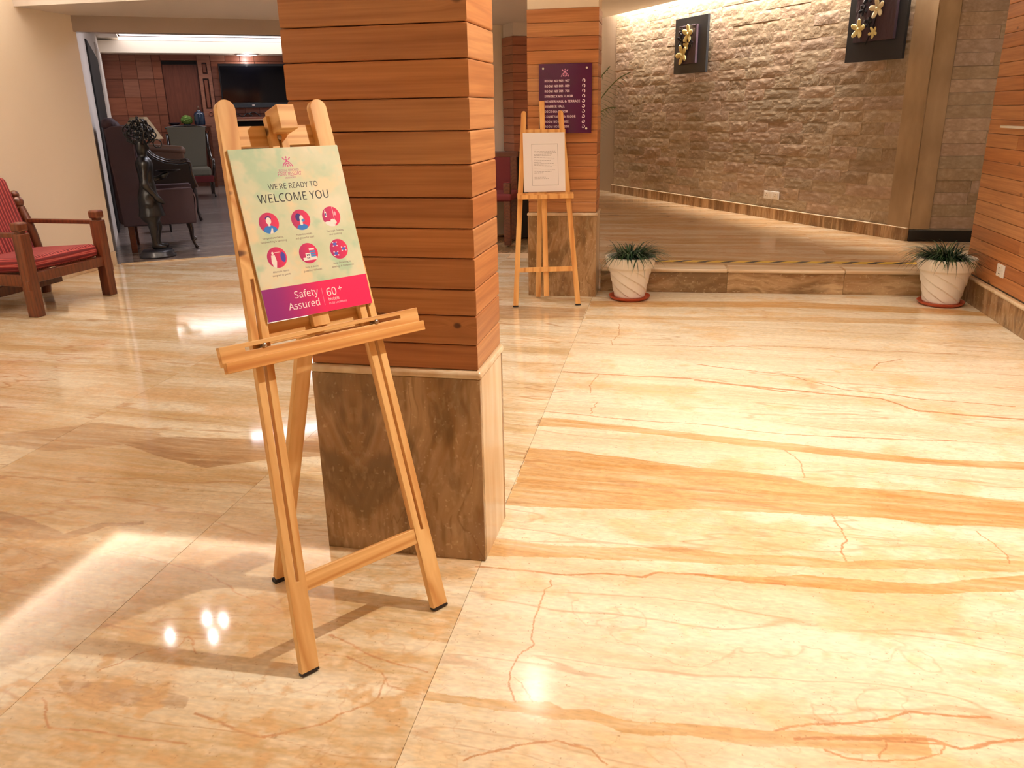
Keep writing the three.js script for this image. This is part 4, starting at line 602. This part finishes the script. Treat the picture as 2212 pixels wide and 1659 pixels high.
// ---------------------------------------------------------------- low timber armchair by the left wall (faces +x in its own axes)
{
  const t = thing('lounge_chair', 'low dark timber armchair with red striped cushions by the cream wall', 'chair', V(-4.27, 0, -5.14), -0.07);
  const P = (nm, g, m = M.dark, par = t) => mesh(nm, metric(g, 1.6, 1.6, rnd(), rnd(), true), m, par), H = 0.358;
  const post = (x, z, h) => join(rbox(0.078, h - 0.075, 0.078, 0.006, x, (h - 0.075) / 2, z), rbox(0.05, 0.02, 0.05, 0.004, x, h - 0.068, z), rbox(0.082, 0.062, 0.082, 0.016, x, h - 0.031, z, 3));
  for (const s of [1, -1]) P('front_leg', post(0, s * H, 0.65));
  for (const s of [1, -1]) P('back_leg', tube([[-0.6, 0, s * H], [-0.58, 0.2, s * H], [-0.63, 0.5, s * H], [-0.69, 0.66, s * H]], 0.036, 16, 8));
  for (const s of [1, -1]) P('back_finial', join(new THREE.SphereGeometry(0.05, 14, 10).translate(-0.71, 0.7, s * H), new THREE.SphereGeometry(0.036, 14, 10).translate(-0.72, 0.755, s * H), lathe([[0.001, 0], [0.045, 0.01], [0.03, 0.03], [0.001, 0.035]], 14).translate(-0.695, 0.64, s * H)));
  for (const s of [1, -1]) P('armrest', rbox(0.66, 0.032, 0.05, 0.008, -0.34, 0.562, s * H));
  P('front_rail', rbox(0.045, 0.07, 2 * H - 0.07, 0.005, 0.004, 0.268, 0)); P('back_rail', rbox(0.045, 0.08, 2 * H - 0.07, 0.005, -0.59, 0.22, 0));
  for (const s of [1, -1]) P('side_rail', rbox(0.56, 0.08, 0.036, 0.005, -0.3, 0.25, s * H));
  P('stretcher', rbox(0.04, 0.07, 2 * H - 0.04, 0.005, -0.42, 0.13, 0)); for (const s of [1, -1]) P('peg', rbox(0.03, 0.07, 0.03, 0.006, 0.02, 0.22, s * (H + 0.035)));
  const cushion = (w, h, d) => { const g = new RoundedBoxGeometry(w, h, d, 6, h * 0.42), p = g.attributes.position; for (let i = 0; i < p.count; i++) { const x = p.getX(i) / w * 2, z = p.getZ(i) / d * 2; p.setY(i, p.getY(i) * (1 + 0.35 * (1 - x * x) * (1 - z * z))); } g.computeVertexNormals(); return g; };
  mesh('seat_cushion', metric(cushion(0.58, 0.1, 0.66), 1.0, 1.0, 0, 0, true).rotateZ(0.07).translate(-0.29, 0.335, 0), M.stripe, t);
  mesh('back_cushion', metric(cushion(0.6, 0.1, 0.6), 1.0, 1.0, 0, 0, true).rotateZ(Math.PI / 2 + 0.27).translate(-0.665, 0.6, 0), M.stripe, t);
}
// ---------------------------------------------------------------- lounge furniture, local x to the right, -z deeper into the lounge
const cabriole = (x, z, h, sx, sz) => tube([[x, h, z], [x + 0.012 * sx, h * 0.72, z + 0.012 * sz], [x + 0.012 * sx, h * 0.4, z + 0.01 * sz], [x + 0.04 * sx, h * 0.1, z + 0.03 * sz], [x + 0.055 * sx, 0.012, z + 0.04 * sz]], 0.03, 18, 8, (q) => 1.15 - 0.75 * Math.min(q * 1.25, 0.86) + (q > 0.9 ? 0.25 : 0));
{ // wing chair seen from its side
  const t = thing('wing_chair', 'tall dark plum wing chair standing just inside the opening', 'chair', B(0.045, 0, 0.62), RB);
  const side = poly([[0.0, 0.27], [0.68, 0.27], [0.69, 0.6], [0.67, 0.625], [0.24, 0.62], [0.215, 0.8], [0.2, 0.95], [0.205, 1.08], [0.19, 1.19], [0.12, 1.235], [0.03, 1.23], [-0.035, 1.2], [-0.03, 0.9], [-0.01, 0.6]]);
  for (const z of [-0.045, -0.7]) mesh('wing_side', metric(extr(side, 0.05, 0.012).translate(0, 0, z), 3, 3), M.plum, t);
  mesh('back', metric(rbox(0.13, 1.0, 0.6, 0.05, 0.02, 0.78, -0.36, 4), 3, 3), M.plum, t); mesh('back_roll', metric(new THREE.CapsuleGeometry(0.06, 0.55, 8, 16).rotateX(Math.PI / 2).translate(0.0, 1.25, -0.36), 3, 3), M.plum, t);
  mesh('seat', metric(rbox(0.56, 0.2, 0.6, 0.04, 0.34, 0.37, -0.36, 3), 3, 3), M.plum, t); mesh('seat_cushion', metric(rbox(0.54, 0.12, 0.56, 0.045, 0.36, 0.5, -0.36, 4), 3, 3), M.plum, t);
  mesh('piping', tube([[0.688, 0.3, 0.002], [0.685, 0.58, 0.004], [0.58, 0.622, 0.004], [0.3, 0.622, 0.004], [0.225, 0.75, 0.004], [0.2, 0.95, 0.004], [0.2, 1.12, 0.004], [0.13, 1.23, 0.004]], 0.006, 50, 6), std({ color: 0x6b575c, roughness: 0.7 }), t);
  mesh('leg', cabriole(0.61, -0.05, 0.275, 1, 0.3), M.glossWood, t); mesh('leg', cabriole(0.61, -0.67, 0.275, 1, -0.3), M.glossWood, t);
  for (const z of [-0.06, -0.66]) mesh('leg', rbox(0.06, 0.28, 0.06, 0.01, 0.06, 0.14, z), M.dark, t);
}
{ // black figure lamp in front of the wing chair
  const t = thing('figure_statue', 'black standing figure statue with a leafy branched crown before the wing chair', 'statue', B(0.325, 0, 0.3), RB);
  const bones = [ // a, b, ra, rb
    [[0, 0.93, 0], [0, 1.0, 0.005], 0.03, 0.03], [[0, 1.03, 0.012], [0, 1.075, 0.008], 0.05, 0.052], [[0, 0.88, 0], [0, 0.68, -0.01], 0.078, 0.062], [[-0.0, 0.89, 0.07], [0, 0.89, -0.07], 0.042, 0.042],
    [[0, 0.66, 0], [-0.01, 0.56, 0], 0.07, 0.085], [[-0.01, 0.58, 0], [-0.015, 0.42, 0], 0.085, 0.098], [[0, 0.5, 0.05], [0.0, 0.29, 0.05], 0.05, 0.036], [[0, 0.5, -0.05], [0.03, 0.29, -0.05], 0.05, 0.036],
    [[0, 0.29, 0.05], [-0.01, 0.12, 0.05], 0.04, 0.024], [[0.03, 0.29, -0.05], [0.01, 0.12, -0.05], 0.04, 0.024], [[-0.015, 0.105, 0.05], [0.075, 0.1, 0.055], 0.024, 0.017], [[0.01, 0.105, -0.05], [0.1, 0.1, -0.055], 0.024, 0.017],
    [[0, 0.88, 0.09], [-0.02, 0.7, 0.12], 0.036, 0.028], [[-0.02, 0.7, 0.12], [0.08, 0.56, 0.11], 0.029, 0.02], [[0.08, 0.56, 0.11], [0.125, 0.52, 0.1], 0.022, 0.013], [[0, 0.88, -0.09], [0.03, 0.72, -0.13], 0.036, 0.028], [[0.03, 0.72, -0.13], [0.15, 0.76, -0.11], 0.029, 0.02], [[0.15, 0.76, -0.11], [0.2, 0.79, -0.1], 0.021, 0.013],
    [[0.05, 1.04, 0.01], [0.062, 1.03, 0.01], 0.012, 0.01],
  ];
  const res = 88, mc = new MarchingCubes(res, new THREE.MeshBasicMaterial(), false, false, 90000); mc.isolation = 0;
  const S = 0.58, c = [0.04, 0.6, 0];
  for (let k = 0; k < res; k++) for (let j = 0; j < res; j++) for (let i = 0; i < res; i++) {
    const x = (i / (res / 2) - 1) * S + c[0], y = (j / (res / 2) - 1) * S + c[1], z = (k / (res / 2) - 1) * S + c[2]; let d = 9;
    for (const [a, b, ra, rb] of bones) { const bx = b[0] - a[0], by = b[1] - a[1], bz = b[2] - a[2], px = x - a[0], py = y - a[1], pz = z - a[2], h = clamp((px * bx + py * by + pz * bz) / (bx * bx + by * by + bz * bz)), e = Math.hypot(px - bx * h, py - by * h, pz - bz * h) - (ra + (rb - ra) * h), m = Math.max(0.035 - Math.abs(d - e), 0); d = Math.min(d, e) - m * m / 0.14; }
    mc.field[k * res * res + j * res + i] = -d;
  }
  mc.update(); const n = mc.count, pos = new Float32Array(mc.positionArray.slice(0, n * 3)); for (let i = 0; i < n; i++) for (let k = 0; k < 3; k++) pos[i * 3 + k] = pos[i * 3 + k] * S + c[k];
  let g = new THREE.BufferGeometry(); g.setAttribute('position', new THREE.BufferAttribute(pos, 3)); g = mergeVertices(g, 1e-4); g.computeVertexNormals();
  const bronze = std({ color: 0x060607, roughness: 0.34 }); mesh('figure', g, bronze, t);
  mesh('tunic', lathe([[0.066, 0.68], [0.075, 0.64], [0.09, 0.55], [0.112, 0.44], [0.122, 0.4], [0.116, 0.398], [0.08, 0.55]], 28), bronze, t);
  mesh('tray', lathe([[0.0001, 0], [0.1, 0.002], [0.12, 0.014], [0.116, 0.015], [0.098, 0.006], [0.0001, 0.005]], 36).scale(1, 1, 0.6).translate(0.2, 0.805, -0.1), phy({ color: 0x1a1a1c, roughness: 0.12, metalness: 0.6 }), t);
  mesh('base', lathe([[0.0001, 0], [0.165, 0], [0.17, 0.02], [0.15, 0.035], [0.15, 0.055], [0.13, 0.075], [0.0001, 0.08]], 40), std({ color: 0x24242a, roughness: 0.3 }), t);
  const leaves = [], leafG = new THREE.SphereGeometry(1, 7, 5);
  for (let k = 0; k < 190; k++) { const a = rnd() * 6.283, b = Math.acos(rr(-0.55, 1)), R = 0.135 * Math.pow(rnd(), 0.35), q = leafG.clone().scale(rr(0.012, 0.024), rr(0.005, 0.009), rr(0.009, 0.015)); q.rotateZ(rr(-1.5, 1.5)); q.rotateY(rnd() * 6); q.translate(Math.cos(a) * Math.sin(b) * R * 1.0, 1.16 + Math.cos(b) * R * 1.05, Math.sin(a) * Math.sin(b) * R); leaves.push(q); }
  tag(mesh('leafy_crown', join(...leaves), bronze, t), null, null, null, 'stuff');
  for (const [a, h] of [[0.2, 1.15], [1.3, 1.2], [2.4, 1.16], [3.5, 1.2], [4.6, 1.15], [5.6, 1.2]]) mesh('branch', tube([[0, 1.06, 0], [Math.cos(a) * 0.08, 1.08, Math.sin(a) * 0.08], [Math.cos(a) * 0.15, h, Math.sin(a) * 0.15], [Math.cos(a) * 0.1, h + 0.05, Math.sin(a) * 0.1]], 0.007, 14, 6), bronze, t);
  mesh('scroll', new THREE.TorusGeometry(0.036, 0.006, 8, 20).translate(0.145, 1.07, 0.02), bronze, t); mesh('finial', lathe([[0.0001, 1.25], [0.02, 1.26], [0.008, 1.29], [0.016, 1.305], [0.0001, 1.325]], 14), bronze, t);
}
const armchair = (name, label, pos, turn, w, h, fab, seatM, wood, apronM) => {           // curved-arm chair, facing +z in its own axes
  const t = thing(name, label, 'chair', pos, turn), sh = 0.27;
  const back = extr(poly([[-w * 0.4, 0.46], [w * 0.4, 0.46], [w * 0.47, h - 0.08], [w * 0.5, h], [-w * 0.5, h], [-w * 0.47, h - 0.08]]), 0.07, 0.015).rotateX(-0.16).translate(0, 0.02, -0.2); mesh('backrest', metric(back, 3, 3), fab, t);
  mesh('top_rail', tube([[-w * 0.52, h + 0.0, -0.36], [-w * 0.25, h + 0.025, -0.375], [w * 0.25, h + 0.025, -0.375], [w * 0.52, h, -0.36]], 0.018, 20, 8), wood, t);
  mesh('seat_cushion', metric(rbox(w * 0.92, 0.14, 0.58, 0.045, 0, sh + 0.15, 0.02, 4), 3, 3), fab, t); mesh('apron', metric(rbox(w, 0.11, 0.62, 0.012, 0, sh + 0.035, 0.0), 3, 3), apronM, t);
  for (const s of [-1, 1]) mesh('armrest', tube([[s * w * 0.5, h - 0.1, -0.33], [s * w * 0.5, 0.78, -0.24], [s * w * 0.53, 0.63, -0.05], [s * w * 0.55, 0.6, 0.2], [s * w * 0.54, 0.52, 0.27], [s * w * 0.5, 0.34, 0.27]], 0.024, 34, 10), wood, t);
  for (const s of [-1, 1]) { mesh('leg', cabriole(s * w * 0.45, 0.26, sh, s * 0.5, 0.6), wood, t); mesh('leg', tube([[s * w * 0.45, sh, -0.26], [s * w * 0.46, 0.1, -0.31], [s * w * 0.46, 0.008, -0.36]], 0.022, 8, 8), wood, t); }
  if (seatM) for (const s of [-1, 1]) mesh('side_panel', metric(extr(poly([[-0.25, 0.33], [0.24, 0.33], [0.24, 0.5], [-0.05, 0.57], [-0.24, 0.74]]), 0.02).rotateY(-Math.PI / 2).translate(s * w * 0.5 + 0.01, 0, 0), 2, 2), seatM, t);
  return t;
};
armchair('armchair', 'grey upholstered armchair with a maroon apron facing the hall', B(0.9, 0, 6.9), RB, 0.64, 1.13, M.grey, null, M.glossWood, M.maroon);
{ // black armchair seen from its side behind the statue
  const t = thing('armchair', 'black leather armchair with glossy curved arms behind the figure statue', 'chair', B(0, 0, 3.1), RB);
  const side = poly([[0.2, 0.4], [0.8, 0.42], [0.83, 0.45], [0.79, 0.58], [0.775, 0.745], [0.66, 0.735], [0.5, 0.76], [0.36, 0.83], [0.26, 0.93], [0.18, 0.98]]);
  for (const z of [-0.03, -0.62]) { mesh('side_panel', metric(extr(side, 0.03, 0.006).translate(0, 0, z), 2, 2), M.leather, t); mesh('armrest', tube([[0.17, 1.0, z + 0.015], [0.26, 0.945, z + 0.015], [0.36, 0.848, z + 0.015], [0.5, 0.775, z + 0.015], [0.66, 0.75, z + 0.015], [0.78, 0.758, z + 0.015], [0.8, 0.6, z + 0.015], [0.84, 0.44, z + 0.015]], 0.02, 44, 10), M.glossWood, t); mesh('leg', cabriole(0.8, z + 0.015, 0.42, 0.8, z > -0.3 ? 0.3 : -0.3), M.glossWood, t); mesh('leg', rbox(0.05, 0.4, 0.05, 0.01, 0.22, 0.2, z + 0.01), M.glossWood, t); }
  mesh('seat_cushion', metric(rbox(0.56, 0.13, 0.55, 0.04, 0.52, 0.48, -0.31, 4), 2, 2), M.leather, t); mesh('backrest', metric(rbox(0.09, 0.6, 0.58, 0.03, 0.2, 0.72, -0.31, 3), 2, 2), M.leather, t);
}
{
  const t = thing('brown_sofa', 'low brown leather sofa end with a rolled arm behind the black armchair', 'sofa', B(0.42, 0, 4.9), RB);
  mesh('rolled_arm', metric(new THREE.CapsuleGeometry(0.07, 0.5, 8, 18).rotateZ(Math.PI / 2 - 0.1).translate(0.06, 0.86, 0), 2, 2), M.brownLeather, t); mesh('arm_side', metric(rbox(0.6, 0.78, 0.12, 0.03, 0.05, 0.45, 0), 2, 2), M.brownLeather, t); mesh('seat', metric(rbox(0.66, 0.36, 0.7, 0.05, 0.0, 0.25, -0.4), 2, 2), M.brownLeather, t); mesh('backrest', metric(rbox(0.16, 0.8, 0.8, 0.06, -0.3, 0.6, -0.36), 2, 2), M.brownLeather, t);
  for (const [x, z] of [[-0.24, 0], [0.28, 0], [-0.24, -0.68], [0.28, -0.68]]) mesh('foot', rbox(0.06, 0.08, 0.06, 0.005, x, 0.04, z), M.dark, t);
}
{
  const t = thing('table_lamp', 'table lamp with a flared beige shade seen behind the leafy crown', 'lamp', B(0.2, 0, 6.25), RB);
  mesh('side_table', join(lathe([[0.0001, 0.58], [0.24, 0.58], [0.245, 0.605], [0.0001, 0.61]], 32), lathe([[0.0001, 0], [0.17, 0.0], [0.16, 0.03], [0.03, 0.06], [0.025, 0.58]], 24)), M.dark, t);
  mesh('lamp_base', lathe([[0.0001, 0.61], [0.09, 0.612], [0.08, 0.64], [0.03, 0.68], [0.07, 0.76], [0.06, 0.84], [0.018, 0.9], [0.014, 1.05]], 28), M.brownLeather, t);
  mesh('lamp_shade', new THREE.CylinderGeometry(0.13, 0.34, 0.34, 4, 1, true).rotateY(0.35).translate(0.0, 1.15, 0), std({ color: 0xd8bf97, roughness: 0.9, side: THREE.DoubleSide }), t);
}
{
  const t = thing('footstool', 'small glossy black footstool under the wing chair', 'stool', B(0.36, 0, 2.2), RB); mesh('pad', rbox(0.28, 0.09, 0.2, 0.04, 0, 0.15, 0, 4), M.glossWood, t); for (const x of [-0.1, 0.1]) for (const z of [-0.07, 0.07]) mesh('leg', new THREE.CylinderGeometry(0.014, 0.01, 0.12, 10).translate(x, 0.06, z), M.black, t);
}
{ // console under the vases, television wall shelf
  const c = thing('console_table', 'dark console table against the panelled wall carrying vase and topiary', 'table', B(1.0, 0, 8.8), RB);
  mesh('table_top', metric(rbox(0.78, 0.03, 0.34, 0.004, 0, 1.135, 0), 1, 1), M.dark, c); for (const x of [-0.35, 0.35]) for (const z of [-0.13, 0.13]) mesh('leg', rbox(0.04, 1.12, 0.04, 0.004, x, 0.56, z), M.dark, c); mesh('apron', rbox(0.7, 0.07, 0.02, 0.003, 0, 1.08, 0.14), M.dark, c);
  const v = thing('vase', 'tall dark blue bottle vase with pale neck on the console', 'vase', B(1.2, 1.151, 8.78), RB);
  mesh('body', lathe([[0.0001, 0], [0.075, 0], [0.095, 0.02], [0.1, 0.1], [0.098, 0.2], [0.08, 0.235], [0.04, 0.25], [0.042, 0.27], [0.03, 0.275]], 36), phy({ color: 0x16304a, roughness: 0.2, clearcoat: 0.8 }), v); mesh('stopper', lathe([[0.0001, 0.275], [0.02, 0.275], [0.012, 0.295], [0.028, 0.312], [0.014, 0.33], [0.02, 0.342], [0.0001, 0.355]], 24), M.brownLeather, v);
  const p = thing('topiary_ball', 'round green topiary ball in a small dish on the console', 'plant', B(0.97, 1.151, 8.86), RB); mesh('dish', lathe([[0.0001, 0], [0.05, 0], [0.075, 0.03], [0.07, 0.03], [0.045, 0.008], [0.0001, 0.008]], 28), phy({ color: 0x16304a, roughness: 0.2 }), p);
  const lv = [], lg = new THREE.SphereGeometry(1, 6, 4); for (let k = 0; k < 320; k++) { const a = rnd() * 6.283, b = Math.acos(rr(-0.7, 1)), q = lg.clone().scale(0.014, 0.005, 0.01); q.rotateX(rnd() * 6); q.rotateY(rnd() * 6); q.translate(Math.cos(a) * Math.sin(b) * 0.098, 0.1 + Math.cos(b) * 0.085, Math.sin(a) * Math.sin(b) * 0.09); lv.push(q); }
  lv.push(new THREE.SphereGeometry(0.088, 20, 14).translate(0, 0.1, 0)); tag(mesh('leaves', join(...lv), std({ color: 0x7da04a, roughness: 0.6 }), p), null, null, null, 'stuff');
  const b = thing('bowl', 'low dark blue bowl left of the topiary ball', 'bowl', B(0.745, 1.151, 8.82), RB); mesh('body', lathe([[0.0001, 0], [0.05, 0], [0.1, 0.035], [0.115, 0.06], [0.108, 0.062], [0.092, 0.04], [0.045, 0.01], [0.0001, 0.01]], 36), phy({ color: 0x14263c, roughness: 0.15, clearcoat: 0.8 }), b);
  const s = thing('media_shelf', 'wooden media shelf with a dark niche below the television', 'shelf', B(2.66, 0, 8.86), RB); mesh('shelf_board', metric(rbox(2.1, 0.07, 0.42, 0.006, 0, 1.25, 0), 1, 1), std({ map: T.tile, color: 0xe8d4cc, roughness: 0.35 }), s); mesh('shelf_edge', rbox(2.1, 0.018, 0.01, 0.002, 0, 1.235, 0.214), M.pale, s); mesh('cabinet_carcass', join(rbox(2.1, 1.2, 0.02, 0.002, 0, 0.6, -0.18), rbox(0.03, 1.21, 0.4, 0.002, -1.03, 0.605, 0), rbox(0.03, 1.21, 0.4, 0.002, 1.03, 0.605, 0)), M.matBlack, s);
  const tv = thing('television', 'wide black flat television on the panelled lounge wall', 'television', B(2.32, 1.86, 8.98), RB);
  mesh('screen', rbox(1.28, 0.66, 0.01, 0.002, 0, 0.03, 0.031), phy({ color: 0x030308, roughness: 0.08 }), tv); mesh('housing', join(rbox(1.32, 0.8, 0.06, 0.008, 0, 0, 0)), M.black, tv); mesh('lower_bezel', rbox(1.32, 0.075, 0.012, 0.003, 0, -0.36, 0.032), std({ color: 0x2a3238, roughness: 0.3 }), tv); mesh('badge', rbox(0.05, 0.018, 0.003, 0.0008, -0.09, -0.355, 0.039), M.white, tv);
  const w = thing('cable_coil', 'tangle of black cable and a silver ring on the media shelf', 'cable', B(2.1, 1.287, 8.98), RB); mesh('cable', tube([[-0.3, 0.01, 0], [-0.2, 0.06, 0.05], [-0.1, 0.012, 0.02], [0, 0.07, -0.03], [0.08, 0.03, 0.05], [0.02, 0.05, 0.06], [0.12, 0.09, 0], [0.24, 0.012, 0.03]], 0.012, 60, 7), M.black, w); mesh('ring', new THREE.TorusGeometry(0.045, 0.01, 8, 24).translate(-0.3, 0.056, 0.02), M.steel, w);
}
{ // dark chair in the gap between the two timber pillars
  const t = thing('side_chair', 'dark wooden chair with a maroon seat half hidden between the pillars', 'chair', V(-1.79, 0, -8.36), 0.0);
  for (const [x, z] of [[0.2, 0.2], [-0.2, 0.2], [0.2, -0.2], [-0.2, -0.2]]) mesh('leg', rbox(0.07, z > 0 ? 0.62 : 0.86, 0.06, 0.006, x, z > 0 ? 0.31 : 0.43, z), M.dark, t);
  mesh('seat', rbox(0.5, 0.08, 0.5, 0.03, 0, 0.48, 0), M.maroon, t); mesh('backrest', rbox(0.4, 0.4, 0.04, 0.015, 0, 0.68, -0.2), M.maroon, t); mesh('top_rail', rbox(0.5, 0.06, 0.05, 0.01, 0, 0.88, -0.2), M.dark, t);
}
renderer.render(scene, camera);
